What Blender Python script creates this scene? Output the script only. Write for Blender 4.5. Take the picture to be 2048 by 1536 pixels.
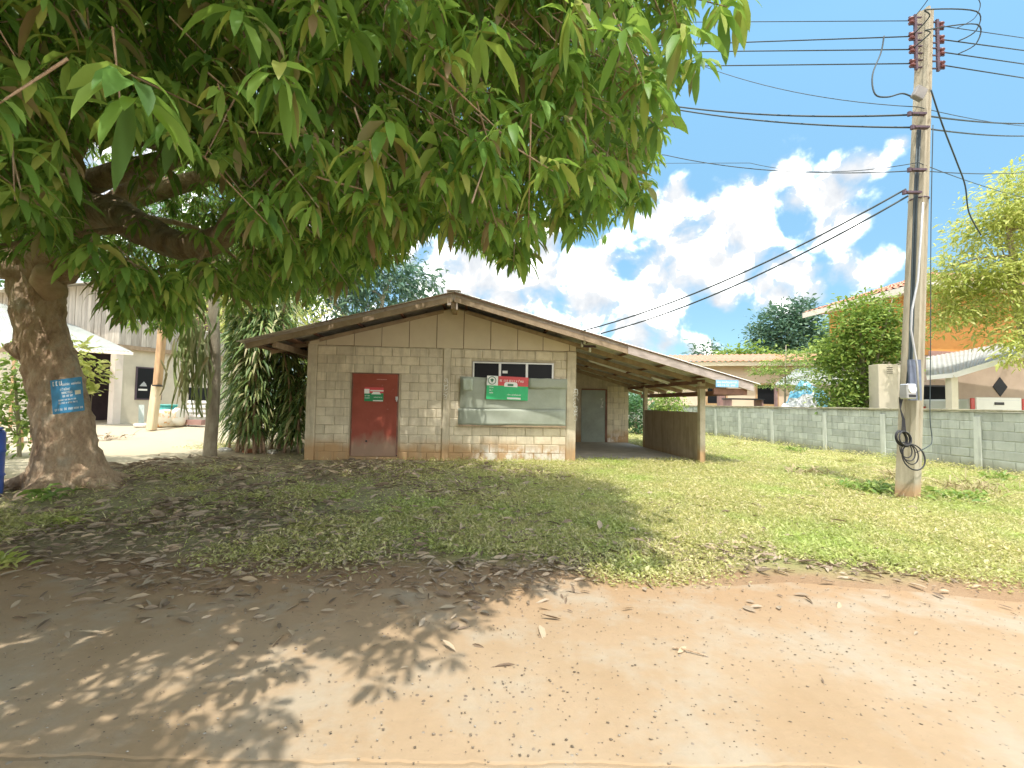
import bpy, bmesh, math, random
import numpy as np
from mathutils import Vector, Matrix, noise as mnoise

for o in list(bpy.data.objects):
    bpy.data.objects.remove(o)
random.seed(7)
RNG = np.random.default_rng(7)
C = bpy.context.scene.collection
sc = bpy.context.scene
R = math.radians

# ------------------------------------------------------------------ camera
FPX, CX, CY = 900.0, 1024.0, 768.0          # focal length and centre in photograph pixels (2048 wide)
CAMZ, PITCH, ROLL = 1.40, R(2.42), R(1.0)
fw = Vector((0, math.cos(PITCH), math.sin(PITCH)))
r0 = Vector((1, 0, 0)); u0 = Vector((0, -math.sin(PITCH), math.cos(PITCH)))
rt = r0 * math.cos(ROLL) + u0 * math.sin(ROLL)
up = u0 * math.cos(ROLL) - r0 * math.sin(ROLL)
CAM = Vector((0, 0, CAMZ))
cam_d = bpy.data.cameras.new('camera'); cam = bpy.data.objects.new('camera', cam_d); C.objects.link(cam)
cam_d.sensor_width = 36.0; cam_d.lens = 36.0 * FPX / 2048.0; cam_d.clip_end = 3000; cam_d.clip_start = 0.05
M = Matrix.Identity(4)
for i in range(3):
    M[i][0] = rt[i]; M[i][1] = up[i]; M[i][2] = -fw[i]; M[i][3] = CAM[i]
cam.matrix_world = M
sc.camera = cam
sc.cycles.diffuse_bounces = 8; sc.cycles.max_bounces = 14

# ------------------------------------------------------------------ light
SUN_EL = 70.0
sun_d = bpy.data.lights.new('sun', 'SUN'); sun_d.energy = 2.0; sun_d.angle = R(0.5); sun_d.color = (1.0, 0.95, 0.86)
sun = bpy.data.objects.new('sun', sun_d); C.objects.link(sun)
sun.rotation_euler = (R(90 - SUN_EL), 0, 0); sun.location = (0, -10, 30)
world = bpy.data.worlds.new('World'); sc.world = world; world.use_nodes = True
sc.view_settings.view_transform = 'Standard'; sc.view_settings.look = 'None'
sc.view_settings.exposure = 1.42; sc.view_settings.gamma = 1.0; sc.view_settings.use_curve_mapping = False
SKY_STRENGTH = 0.148


def pixdir(px, py):
    return fw + rt * ((px - CX) / FPX) + up * ((CY - py) / FPX)


def P(px, py, Y):
    """the point at distance Y in front of the camera's plane that the photograph shows at a pixel"""
    d = pixdir(px, py)
    return CAM + d * (Y / d.y)


def build_world():
    nt = world.node_tree; N = nt.nodes; Lk = nt.links
    for n in list(N): N.remove(n)
    out = N.new('ShaderNodeOutputWorld'); bg = N.new('ShaderNodeBackground')
    sky = N.new('ShaderNodeTexSky'); sky.sky_type = 'NISHITA'; sky.sun_disc = False
    sky.sun_elevation = R(SUN_EL); sky.sun_rotation = R(180); sky.air_density = 1.0; sky.dust_density = 0.6; sky.ozone_density = 1.4
    tc = N.new('ShaderNodeTexCoord')

    def math_(op, a, b=None, clamp=False):
        m = N.new('ShaderNodeMath'); m.operation = op; m.use_clamp = clamp
        for k, v in ((0, a), (1, b)):
            if v is None: continue
            if isinstance(v, (int, float)): m.inputs[k].default_value = v
            else: Lk.new(v, m.inputs[k])
        return m.outputs[0]
    nrm = N.new('ShaderNodeVectorMath'); nrm.operation = 'NORMALIZE'; Lk.new(tc.outputs['Generated'], nrm.inputs[0])
    D = nrm.outputs[0]
    # a clear, deep tropical blue that stays blue down to the horizon
    sx = N.new('ShaderNodeSeparateXYZ'); Lk.new(D, sx.inputs[0])
    tint = N.new('ShaderNodeValToRGB'); Lk.new(sx.outputs[2], tint.inputs[0])
    el = tint.color_ramp.elements
    el[0].position = 0.0; el[0].color = (.30, .40, .44, 1); el[1].position = 1.0; el[1].color = (.85, 1, .92, 1)
    for p_, c_ in ((.18, (.40, .50, .49)), (.35, (.55, .69, .62)), (.6, (.78, 1.0, .86))):
        e = el.new(p_); e.color = (*c_, 1)
    hs = N.new('ShaderNodeMixRGB'); hs.blend_type = 'MULTIPLY'; hs.inputs[0].default_value = 1
    Lk.new(sky.outputs[0], hs.inputs[1]); Lk.new(tint.outputs[0], hs.inputs[2])
    blobs = [(1345, 390, 34), (1325, 440, 38), (1350, 372, 22), (1500, 400, 70), (1550, 355, 52), (1590, 400, 45), (1450, 440, 50), (1400, 510, 85), (1330, 560, 70), (1300, 600, 60), (1440, 530, 60), (1480, 470, 60),
             (1660, 400, 60), (1705, 340, 42), (1740, 330, 30), (1690, 440, 50), (1650, 470, 55), (1590, 545, 60), (1620, 590, 55), (1700, 550, 62), (1745, 530, 40), (1560, 590, 45), (1530, 570, 30),
             (1090, 550, 110), (960, 540, 110), (1160, 590, 70), (1010, 640, 110), (1180, 540, 45), (1280, 695, 50), (1330, 690, 32), (1400, 700, 30), (1440, 598, 26), (1250, 655, 24), (1800, 288, 30), (900, 600, 110)]
    best = None
    for px, py, rad in blobs:
        c = pixdir(px, py).normalized()
        e = pixdir(px + rad, py).normalized()
        rr = (c - e).length
        vm = N.new('ShaderNodeVectorMath'); vm.operation = 'DISTANCE'; Lk.new(D, vm.inputs[0]); vm.inputs[1].default_value = c
        v = math_('SUBTRACT', 1.0, math_('DIVIDE', vm.outputs['Value'], rr))
        best = v if best is None else math_('MAXIMUM', best, v)
    best = math_('MAXIMUM', best, -1.2)
    nz = N.new('ShaderNodeTexNoise'); nz.inputs['Scale'].default_value = 11.0; nz.inputs['Detail'].default_value = 9; nz.inputs['Roughness'].default_value = 0.52
    nz.inputs['Distortion'].default_value = 0.25
    Lk.new(D, nz.inputs['Vector'])
    # clouds elsewhere: soft noise all round, thickened out of view to add fill light
    big = N.new('ShaderNodeTexNoise'); big.inputs['Scale'].default_value = 2.3; big.inputs['Detail'].default_value = 6; big.inputs['Roughness'].default_value = 0.55
    Lk.new(D, big.inputs['Vector'])
    fx = pixdir(1500, 420).normalized()
    dv = N.new('ShaderNodeVectorMath'); dv.operation = 'DISTANCE'; Lk.new(D, dv.inputs[0]); dv.inputs[1].default_value = fx
    far = math_('MULTIPLY', math_('SUBTRACT', dv.outputs['Value'], 0.62), 4.0, True)
    gen = math_('MULTIPLY', math_('SUBTRACT', big.outputs['Fac'], 0.41), 6.0)
    gen = math_('SUBTRACT', math_('MULTIPLY', math_('ADD', gen, 1.2), far), 1.2)
    base = math_('MAXIMUM', best, gen)
    m = math_('ADD', base, math_('MULTIPLY', math_('SUBTRACT', nz.outputs['Fac'], 0.5), 4.6))
    mask = math_('MULTIPLY', math_('ADD', m, 0.50), 0.80, True)
    sm = N.new('ShaderNodeMapRange'); sm.interpolation_type = 'SMOOTHSTEP'; Lk.new(mask, sm.inputs[0])
    cm = N.new('ShaderNodeMapRange'); cm.inputs[3].default_value = 0.0; cm.inputs[4].default_value = 0.93; Lk.new(sm.outputs[0], cm.inputs[0])
    # cloud brightness: thick middles and undersides greyer
    sh = N.new('ShaderNodeTexNoise'); sh.inputs['Scale'].default_value = 11.0; sh.inputs['Detail'].default_value = 7; sh.inputs['Roughness'].default_value = 0.55; sh.inputs['Distortion'].default_value = 0.25
    ad = N.new('ShaderNodeVectorMath'); ad.operation = 'ADD'; Lk.new(D, ad.inputs[0]); ad.inputs[1].default_value = (0, 0, 0.035); Lk.new(ad.outputs[0], sh.inputs['Vector'])
    dif = math_('SUBTRACT', nz.outputs['Fac'], sh.outputs['Fac'])      # lit from above: denser air higher up shades what lies below
    cr = N.new('ShaderNodeValToRGB'); Lk.new(math_('ADD', math_('MULTIPLY', dif, 1.7), 0.52), cr.inputs[0])
    s = 0.377 / SKY_STRENGTH
    cr.color_ramp.elements[0].position = 0.22; cr.color_ramp.elements[0].color = (0.80 * s, 0.82 * s, 0.86 * s, 1)
    cr.color_ramp.elements[1].position = 0.80; cr.color_ramp.elements[1].color = (6.3 * s, 6.2 * s, 6.0 * s, 1)
    e_ = cr.color_ramp.elements.new(0.47); e_.color = (1.0 * s, 1.0 * s, 1.0 * s, 1)
    mix = N.new('ShaderNodeMixRGB'); Lk.new(cm.outputs[0], mix.inputs[0]); Lk.new(hs.outputs[0], mix.inputs[1]); Lk.new(cr.outputs[0], mix.inputs[2])
    Lk.new(mix.outputs[0], bg.inputs['Color']); bg.inputs['Strength'].default_value = SKY_STRENGTH
    Lk.new(bg.outputs[0], out.inputs[0])


build_world()


# ------------------------------------------------------------------ helpers
def sstep(a, b, x):
    t = np.clip((np.asarray(x, float) - a) / (b - a), 0, 1)
    return t * t * (3 - 2 * t)


FA, FB = 11.2, -0.107          # the boundary wall runs along x = FA + FB*y


def gh(x, y):
    """height of the ground"""
    x = np.asarray(x, float); y = np.asarray(y, float)
    z = 0.10 * sstep(3.9, 9.2, y) + 0.25 * sstep(11, 17, y) * sstep(-2.0, -7.0, x)
    z = z + 0.30 * sstep(0.10, 0.6, x - (FA + FB * y)) * sstep(5.0, 6.5, y)
    bump = 0.018 * np.sin(x * 1.7 + y * .6) * np.sin(y * 1.3 - x * .4) + 0.01 * np.sin(x * 4.1 + 1.3 * y) * np.sin(y * 3.3)
    return z + bump * sstep(3.7, 4.6, y)


def G(px, py):
    """the ground point at a pixel of the photograph"""
    d = pixdir(px, py); t = 5.0
    for _ in range(30):
        p = CAM + d * t
        t = (float(gh(p.x, p.y)) - CAMZ) / d.z
    return CAM + d * t


def spline(pts, rad, sub=5):
    pts = [Vector(p) for p in pts]; out = []; ro = []
    for i in range(len(pts) - 1):
        p0, p1, p2, p3 = pts[max(i - 1, 0)], pts[i], pts[i + 1], pts[min(i + 2, len(pts) - 1)]
        for k in range(sub):
            t = k / sub
            out.append(.5 * ((2 * p1) + (-p0 + p2) * t + (2 * p0 - 5 * p1 + 4 * p2 - p3) * t * t + (-p0 + 3 * p1 - 3 * p2 + p3) * t ** 3))
            ro.append(rad[i] + (rad[i + 1] - rad[i]) * t)
    out.append(pts[-1]); ro.append(rad[-1]); return out, ro


class MB:
    def __init__(s): s.v = []; s.f = []; s.m = []; s.mi = 0
    def add(s, vs, fs):
        n = len(s.v); s.v += [tuple(v) for v in vs]
        for f in fs: s.f.append(tuple(i + n for i in f)); s.m.append(s.mi)
        return s
    def box(s, c, d, rot=None):
        c = Vector(c); hx, hy, hz = d[0] / 2, d[1] / 2, d[2] / 2
        vs = [Vector((x, y, z)) for z in (-hz, hz) for y in (-hy, hy) for x in (-hx, hx)]
        if rot is not None: vs = [rot @ v for v in vs]
        return s.add([c + v for v in vs], [(0, 2, 3, 1), (4, 5, 7, 6), (0, 1, 5, 4), (2, 6, 7, 3), (0, 4, 6, 2), (1, 3, 7, 5)])
    def span(s, a, b):
        return s.box([(a[i] + b[i]) / 2 for i in range(3)], [abs(b[i] - a[i]) for i in range(3)])
    def beam(s, a, b, w, h, upv=(0, 0, 1)):
        a = Vector(a); b = Vector(b); d = b - a; y = d.normalized(); x = y.cross(Vector(upv)).normalized(); z = x.cross(y)
        return s.box((a + b) / 2, (w, d.length, h), Matrix((x, y, z)).transposed())
    def prism(s, poly, a, b, axis=1):
        """poly: 2-D outline, extruded along axis from a to b"""
        n = len(poly)
        def pt(p, t): return (p[0], t, p[1]) if axis == 1 else ((t, p[0], p[1]) if axis == 0 else (p[0], p[1], t))
        vs = [pt(p, a) for p in poly] + [pt(p, b) for p in poly]
        fs = [tuple(range(n)), tuple(range(2 * n - 1, n - 1, -1))] + [(i, i + n, (i + 1) % n + n, (i + 1) % n) for i in range(n)]
        return s.add(vs, fs)
    def tube(s, pts, rad, n=8, cap=True, wob=None):
        pts = [Vector(p) for p in pts]; k = len(pts)
        if not hasattr(rad, '__len__'): rad = [rad] * k
        ref = Vector((0.31, 0.17, 1)).normalized(); vs = []
        t0 = (pts[1] - pts[0]).normalized()
        if abs(t0.dot(ref)) > .9: ref = Vector((1, 0.2, 0.1)).normalized()
        for i, p in enumerate(pts):
            t = (pts[min(i + 1, k - 1)] - pts[max(i - 1, 0)]).normalized()
            x = ref - t * ref.dot(t); x.normalize(); y = t.cross(x); ref = x
            for j in range(n):
                a = 2 * math.pi * j / n
                r = rad[i] * (wob(i, a) if wob else 1)
                vs.append(p + x * (math.cos(a) * r) + y * (math.sin(a) * r))
        fs = [(i * n + j, i * n + (j + 1) % n, (i + 1) * n + (j + 1) % n, (i + 1) * n + j) for i in range(k - 1) for j in range(n)]
        if cap: fs += [tuple(range(n - 1, -1, -1)), tuple((k - 1) * n + j for j in range(n))]
        return s.add(vs, fs)
    def quadthick(s, a, b, c, d, t):
        a, b, c, d = map(Vector, (a, b, c, d)); nn = (b - a).cross(d - a).normalized() * t
        vs = [a, b, c, d, a + nn, b + nn, c + nn, d + nn]
        return s.add(vs, [(0, 3, 2, 1), (4, 5, 6, 7), (0, 1, 5, 4), (1, 2, 6, 5), (2, 3, 7, 6), (3, 0, 4, 7)])
    def mesh(s, name, smooth=False, bevel=0):
        me = bpy.data.meshes.new(name); me.from_pydata(s.v, [], s.f); me.update()
        me.polygons.foreach_set('material_index', s.m)
        bm = bmesh.new(); bm.from_mesh(me)
        bmesh.ops.recalc_face_normals(bm, faces=bm.faces)
        if bevel: bmesh.ops.bevel(bm, geom=list(bm.edges), offset=bevel, segments=1, affect='EDGES')
        bm.to_mesh(me); bm.free()
        if smooth: me.polygons.foreach_set('use_smooth', [True] * len(me.polygons))
        return me
    def build(s, name, mats, parent=None, smooth=False, bevel=0):
        return ob(name, s.mesh(name, smooth, bevel), mats, parent)


def ob(name, me, mats, parent=None):
    if not isinstance(mats, (list, tuple)): mats = [mats]
    if len(me.materials) == 0:
        for m in mats: me.materials.append(m)
    o = bpy.data.objects.new(name, me); C.objects.link(o)
    if parent is not None: o.parent = parent
    return o


def tag(o, label=None, cat=None, group=None, kind=None):
    if label: o['label'] = label
    if cat: o['category'] = cat
    if group: o['group'] = group
    if kind: o['kind'] = kind
    return o


def thing(name, label, cat, loc=(0, 0, 0), rz=0.0, group=None):
    o = bpy.data.objects.new(name, None); C.objects.link(o); o.empty_display_size = .2
    o.location = loc; o.rotation_euler = (0, 0, rz)
    return tag(o, label, cat, group)


def np_mesh(name, V, F, smooth=False):
    """V (n,3); F list of int arrays (m,k) of faces with k corners each"""
    me = bpy.data.meshes.new(name)
    V = np.ascontiguousarray(V, np.float32)
    loops = np.concatenate([f.ravel() for f in F]).astype(np.int32)
    sizes = np.concatenate([np.full(len(f), f.shape[1]) for f in F]).astype(np.int32)
    starts = np.concatenate([[0], np.cumsum(sizes)[:-1]]).astype(np.int32)
    me.vertices.add(len(V)); me.vertices.foreach_set('co', V.ravel())
    me.loops.add(len(loops)); me.loops.foreach_set('vertex_index', loops)
    me.polygons.add(len(sizes)); me.polygons.foreach_set('loop_start', starts); me.polygons.foreach_set('loop_total', sizes)
    if smooth: me.polygons.foreach_set('use_smooth', np.ones(len(sizes), bool))
    me.update(calc_edges=True); me.validate()
    return me


def unit(a):
    return a / np.maximum(np.linalg.norm(a, axis=-1, keepdims=True), 1e-9)


def quad_leaves(p0, d0, L, W, droop, roll):
    g = np.array([[0, 0, -1.0]]); s = unit(np.cross(d0, [[0, 0, 1.0]]) + 1e-4)
    e = unit(d0 + g * droop[:, None] * .3); f = unit(d0 + g * droop[:, None] * .8)
    n = np.cross(s, f); s = s * np.cos(roll)[:, None] + n * np.sin(roll)[:, None]
    m = p0 + e * L[:, None] * .5; V = np.stack([p0, m - s * W[:, None] * .47, m + f * L[:, None] * .5, m + s * W[:, None] * .47], 1)
    return V.reshape(-1, 3), [np.arange(4 * len(p0)).reshape(-1, 4)]


def leaf_arrays(p0, d0, L, W, droop, roll, fine=True, fold=0.25):
    """lanceolate leaves that leave p0 along d0 and droop; returns (V, [faces])"""
    n = len(p0); L = L[:, None]; W = W[:, None]; droop = droop[:, None]
    g = np.array([[0, 0, -1.0]])
    z = np.array([[0, 0, 1.0]])
    s = unit(np.cross(d0, z) + 1e-4)
    ts = [0, .28, .58, .82, 1.0] if fine else [0, .36, .7, 1.0]
    ws = [0, .44, .47, .26, 0] if fine else [0, .46, .38, 0]
    pts = []; cur = p0.copy(); prev = 0
    tang = []
    for t in ts:
        d = unit(d0 + g * droop * t)
        if t > 0: cur = cur + unit(d0 + g * droop * (t + prev) / 2) * L * (t - prev)
        pts.append(cur); tang.append(d); prev = t
    nn = unit(np.cross(s, d0))
    cr, sr = np.cos(roll)[:, None], np.sin(roll)[:, None]
    rows = [pts[0][:, None, :]]
    for i in range(1, len(ts) - 1):
        ni = unit(np.cross(s, tang[i]))
        si = s * cr + ni * sr; n2 = ni * cr - s * sr
        l = pts[i] - si * W * ws[i] + n2 * W * fold * ws[i]
        r = pts[i] + si * W * ws[i] + n2 * W * fold * ws[i]
        rows.append(np.stack([l, pts[i], r] if fine else [l, r], 1))
    rows.append(pts[-1][:, None, :])
    V = np.concatenate(rows, 1); k = V.shape[1]
    off = (np.arange(n) * k)[:, None]
    if fine:
        tri = np.array([[0, 2, 1], [0, 3, 2], [7, 8, 10], [8, 9, 10]])
        qu = np.array([[1, 2, 5, 4], [2, 3, 6, 5], [4, 5, 8, 7], [5, 6, 9, 8]])
    else:
        tri = np.array([[0, 2, 1], [3, 4, 5]]); qu = np.array([[1, 2, 4, 3]])
    F = [(tri.ravel()[None, :] + off).reshape(-1, 3), (qu.ravel()[None, :] + off).reshape(-1, 4)]
    return V.reshape(-1, 3), F


def scatter_leaves(name, pts, size, mat_, parent=None, aspect=.45, up_bias=.4, seed=1, droop=.5, out=None, var=.35):
    """many small leaf-shaped faces at pts"""
    rg = np.random.default_rng(seed); n = len(pts)
    d = rg.normal(size=(n, 3)); d[:, 2] = d[:, 2] * .5 + up_bias * .3
    if out is not None: d = d * .8 + out
    d = unit(d)
    L = size * (1 + var * rg.normal(size=n)).clip(.5, 1.8)
    V, F = leaf_arrays(np.asarray(pts), d, L, L * aspect, np.full(n, droop), rg.uniform(-.8, .8, n), fine=False)
    return ob(name, np_mesh(name, V, F), mat_, parent)


def crown_points(ells, n, clump=.35, per=26, seed=1, shell=.55):
    """points in leafy clumps through the outer volume of ellipsoids (centre, radii)"""
    rg = np.random.default_rng(seed)
    vol = np.array([e[1][0] * e[1][1] * e[1][2] for e in ells]) ** .75; vol = vol / vol.sum()
    out = []; cs = []
    for (c, r), w in zip(ells, vol):
        m = max(1, int(n * w / per))
        u = unit(rg.normal(size=(m, 3))); rad = shell + (1 - shell) * rg.uniform(0, 1, m) ** .6
        cc = np.array(c) + u * np.array(r) * rad[:, None] * (1 + .10 * rg.normal(size=(m, 1)))
        q = np.repeat(cc, per, 0) + rg.normal(size=(m * per, 3)) * clump * np.array([1, 1, .7])
        out.append(q); cs.append(unit(q - np.array(c)))
    return np.concatenate(out), np.concatenate(cs)


# ------------------------------------------------------------------ materials
def newmat(name):
    m = bpy.data.materials.new(name); m.use_nodes = True
    nt = m.node_tree
    for n in list(nt.nodes): nt.nodes.remove(n)
    out = nt.nodes.new('ShaderNodeOutputMaterial'); b = nt.nodes.new('ShaderNodeBsdfPrincipled')
    nt.links.new(b.outputs[0], out.inputs[0])
    return m, nt, b, out


def noise_node(nt, scale, detail=5, rough=.55, vec=None, dist=0, stretch=None):
    n = nt.nodes.new('ShaderNodeTexNoise'); n.inputs['Scale'].default_value = scale; n.inputs['Detail'].default_value = detail
    n.inputs['Roughness'].default_value = rough; n.inputs['Distortion'].default_value = dist
    if vec is None:
        g = nt.nodes.new('ShaderNodeNewGeometry'); vec = g.outputs['Position']
    if stretch:
        mp = nt.nodes.new('ShaderNodeMapping'); mp.inputs['Scale'].default_value = stretch; nt.links.new(vec, mp.inputs[0]); vec = mp.outputs[0]
    nt.links.new(vec, n.inputs['Vector'])
    return n.outputs['Fac']


ALBEDO_GAIN = 2.1


def gain(c):
    return tuple(x * ALBEDO_GAIN / (1 + x * (ALBEDO_GAIN - 1)) if 0 < x < 1 else x for x in c[:3])


def ramp(nt, fac, stops):
    r = nt.nodes.new('ShaderNodeValToRGB'); e = r.color_ramp.elements
    while len(e) < len(stops): e.new(.5)
    for i, (p, c) in enumerate(stops):
        e[i].position = p; e[i].color = (*gain(c), 1)
    nt.links.new(fac, r.inputs[0]); return r.outputs[0]


def mixc(nt, fac, a, b, mode='MIX'):
    m = nt.nodes.new('ShaderNodeMixRGB'); m.blend_type = mode
    for k, v in ((0, fac), (1, a), (2, b)):
        if isinstance(v, (int, float)): m.inputs[k].default_value = v
        elif isinstance(v, tuple): m.inputs[k].default_value = (*gain(v), 1)
        else: nt.links.new(v, m.inputs[k])
    return m.outputs[0]


def mth(nt, op, a, b=None, c=None, clamp=False):
    m = nt.nodes.new('ShaderNodeMath'); m.operation = op; m.use_clamp = clamp
    for k, v in ((0, a), (1, b), (2, c)):
        if v is None: continue
        if isinstance(v, (int, float)): m.inputs[k].default_value = v
        else: nt.links.new(v, m.inputs[k])
    return m.outputs[0]


def pos(nt):
    g = nt.nodes.new('ShaderNodeNewGeometry'); s = nt.nodes.new('ShaderNodeSeparateXYZ'); nt.links.new(g.outputs['Position'], s.inputs[0])
    return s.outputs


def bump(nt, b, h, strength=.3, dist=.02):
    n = nt.nodes.new('ShaderNodeBump'); n.inputs['Strength'].default_value = strength; n.inputs['Distance'].default_value = dist
    nt.links.new(h, n.inputs['Height']); nt.links.new(n.outputs[0], b.inputs['Normal'])


def mat(name, c1, c2=None, scale=6, rough=.8, bmp=.25, bscale=None, stretch=None, metallic=0, objvar=0.0, spots=None, bdist=.01):
    m, nt, b, out = newmat(name)
    c2 = c2 or tuple(x * .8 for x in c1)
    f = noise_node(nt, scale, 7, .62, stretch=stretch)
    col = ramp(nt, f, [(.34, c2), (.64, c1)])
    if spots:
        f2 = noise_node(nt, spots[1], 5, .6); k = ramp(nt, f2, [(spots[2], (0, 0, 0)), (spots[2] + .09, (1, 1, 1))])
        col = mixc(nt, k, col, spots[0])
    if objvar:
        oi = nt.nodes.new('ShaderNodeObjectInfo')
        v = mth(nt, 'ADD', mth(nt, 'MULTIPLY', oi.outputs['Random'], objvar * 2), 1 - objvar)
        hs = nt.nodes.new('ShaderNodeHueSaturation'); nt.links.new(col, hs.inputs['Color']); nt.links.new(v, hs.inputs['Value']); col = hs.outputs[0]
    nt.links.new(col, b.inputs['Base Color']); b.inputs['Roughness'].default_value = rough; b.inputs['Metallic'].default_value = metallic
    if bmp: bump(nt, b, noise_node(nt, bscale or scale * 5, 6, .6, stretch=stretch), bmp, bdist)
    return m


def leafmat(name, stops, rough=.45, trans=.3, tcol=(.22, .38, .03), spec=.35):
    m, nt, b, out = newmat(name)
    g = nt.nodes.new('ShaderNodeNewGeometry'); oi = nt.nodes.new('ShaderNodeObjectInfo')
    r = mth(nt, 'FRACT', mth(nt, 'ADD', g.outputs['Random Per Island'], oi.outputs['Random']))
    col = ramp(nt, r, stops)
    nz = noise_node(nt, 30, 3, .5); col = mixc(nt, .25, col, ramp(nt, nz, [(.3, (.55, .55, .55)), (.7, (1, 1, 1))]), 'MULTIPLY')
    nt.links.new(col, b.inputs['Base Color']); b.inputs['Roughness'].default_value = rough; b.inputs['Specular IOR Level'].default_value = spec
    t = nt.nodes.new('ShaderNodeBsdfTranslucent'); tc = mixc(nt, .5, col, tcol); nt.links.new(tc, t.inputs['Color'])
    mx = nt.nodes.new('ShaderNodeMixShader'); mx.inputs[0].default_value = trans
    nt.links.new(b.outputs[0], mx.inputs[1]); nt.links.new(t.outputs[0], mx.inputs[2]); nt.links.new(mx.outputs[0], out.inputs[0])
    return m


def wall_mat(name, c1, c2, cdirt, zsplash, pale_low=None, objvar=.1, top=None):
    """cement block: mottled, orange earth splashed up from the ground"""
    m, nt, b, out = newmat(name)
    x, y, z = pos(nt)
    n1 = noise_node(nt, 5, 7, .65)
    col = ramp(nt, n1, [(.32, c2), (.66, c1)])
    oi = nt.nodes.new('ShaderNodeObjectInfo')
    v = mth(nt, 'ADD', mth(nt, 'MULTIPLY', oi.outputs['Random'], objvar * 2), 1 - objvar)
    hs = nt.nodes.new('ShaderNodeHueSaturation'); nt.links.new(col, hs.inputs['Color']); nt.links.new(v, hs.inputs['Value']); col = hs.outputs[0]
    grit = noise_node(nt, 90, 3, .7); col = mixc(nt, .35, col, ramp(nt, grit, [(.35, (.6, .6, .6)), (.6, (1, 1, 1))]), 'MULTIPLY')
    if pale_low:     # paler patches on the lowest courses, towards the right
        n3 = noise_node(nt, 2.6, 6, .7, stretch=(1, 1, .8))
        k = mth(nt, 'MULTIPLY', ramp(nt, n3, [(.44, (0, 0, 0)), (.56, (1, 1, 1))]), mth(nt, 'SUBTRACT', 1.0, mth(nt, 'MULTIPLY', mth(nt, 'SUBTRACT', z, .32), 6, clamp=True)), clamp=True)
        k = mth(nt, 'MULTIPLY', k, mth(nt, 'MULTIPLY', mth(nt, 'ADD', x, 1.2), 1.5, clamp=True), clamp=True)
        wk = k
    n2 = noise_node(nt, 1.7, 5, .6)
    s = mth(nt, 'SUBTRACT', mth(nt, 'ADD', zsplash, mth(nt, 'MULTIPLY', n2, .5)), z)
    s = mth(nt, 'MULTIPLY', s, 4.0, clamp=True)
    col = mixc(nt, mth(nt, 'MULTIPLY', s, .85), col, cdirt)
    if pale_low: col = mixc(nt, mth(nt, 'MULTIPLY', wk, .8), col, pale_low)
    # dark run-off streaks
    n4 = noise_node(nt, 3.5, 4, .6, stretch=(2.2, 2.2, .25)); k4 = ramp(nt, n4, [(.50, (0, 0, 0)), (.70, (1, 1, 1))])
    col = mixc(nt, mth(nt, 'MULTIPLY', k4, .5), col, tuple(x_ * .4 for x_ in c2))
    if top:
        n5 = noise_node(nt, 2.2, 5, .65, stretch=(1, 1, .6))
        k5 = mth(nt, 'MULTIPLY', mth(nt, 'SUBTRACT', mth(nt, 'ADD', z, mth(nt, 'MULTIPLY', n5, .9)), top), 2.6, clamp=True)
        col = mixc(nt, mth(nt, 'MULTIPLY', k5, .62), col, (.075, .078, .048))
    nt.links.new(col, b.inputs['Base Color']); b.inputs['Roughness'].default_value = .93
    bump(nt, b, noise_node(nt, 45, 6, .7), .5, .012)
    return m


MT = {}
MT['block'] = wall_mat('cement_block', (.63, .515, .345), (.47, .375, .245), (.30, .15, .058), .34, pale_low=(.62, .58, .50), objvar=.10)
MT['mortar'] = wall_mat('mortar', (.42, .345, .23), (.30, .245, .16), (.26, .135, .055), .34, objvar=.02)
MT['post'] = wall_mat('concrete_post', (.52, .43, .29), (.36, .29, .19), (.32, .165, .07), .34, objvar=.05)
MT['panel'] = mat('fibre_panel', (.54, .425, .275), (.48, .37, .24), 2.2, .85, .12, objvar=.06)
MT['rakewood'] = mat('weathered_fascia', (.33, .27, .225), (.19, .15, .125), 5, .85, .35, stretch=(1, 4, 4), spots=((.16, .12, .10), 7, .6))
MT['darkwood'] = mat('dark_red_timber', (.16, .075, .05), (.09, .045, .035), 6, .8, .3, stretch=(1, .3, 1))
MT['rafter'] = mat('rafter_timber', (.25, .175, .11), (.16, .11, .07), 7, .85, .3)
MT['roof_sheet'] = mat('fibre_cement_roof', (.56, .54, .46), (.38, .365, .31), 2.5, .9, .3, objvar=.22, spots=((.15, .15, .12), 5, .62))
MT['reddoor'] = None
MT['alu'] = mat('aluminium_frame', (.62, .62, .58), (.5, .5, .47), 8, .45, .05, metallic=.4)
MT['boards'] = mat('grey_green_sheet', (.255, .28, .22), (.20, .22, .17), 3, .75, .2, objvar=.07, spots=((.22, .25, .20), 4, .66))
MT['fence'] = wall_mat('boundary_block', (.37, .40, .345), (.29, .32, .275), (.11, .105, .06), .12, objvar=.14, top=1.62)
MT['fencepost'] = wall_mat('boundary_post', (.46, .49, .42), (.37, .40, .345), (.2, .19, .12), .04, objvar=.06)
MT['fencecap'] = mat('mossy_coping', (.22, .20, .13), (.11, .105, .07), 5, .95, .6)
MT['slab'] = mat('cement_floor', (.34, .31, .27), (.24, .22, .19), 3, .85, .2)
MT['halfwall'] = wall_mat('plastered_wall', (.30, .225, .15), (.24, .18, .12), (.24, .15, .085), .02, objvar=.03)
MT['wingdoor'] = mat('grey_green_door', (.21, .235, .195), (.155, .175, .145), 3, .6, .1)
MT['white'] = mat('white_paint', (.72, .71, .66), (.62, .61, .57), 4, .6, .08)
MT['cream'] = mat('cream_render', (.42, .37, .275), (.35, .31, .23), 2, .85, .12, spots=((.5, .45, .36), 1.6, .66))
MT['black'] = mat('black_rubber', (.014, .014, .015), (.009, .009, .01), 8, .5, .05)
MT['wire'] = mat('cable_black', (.022, .032, .036), (.016, .024, .028), 8, .6, 0)
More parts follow.
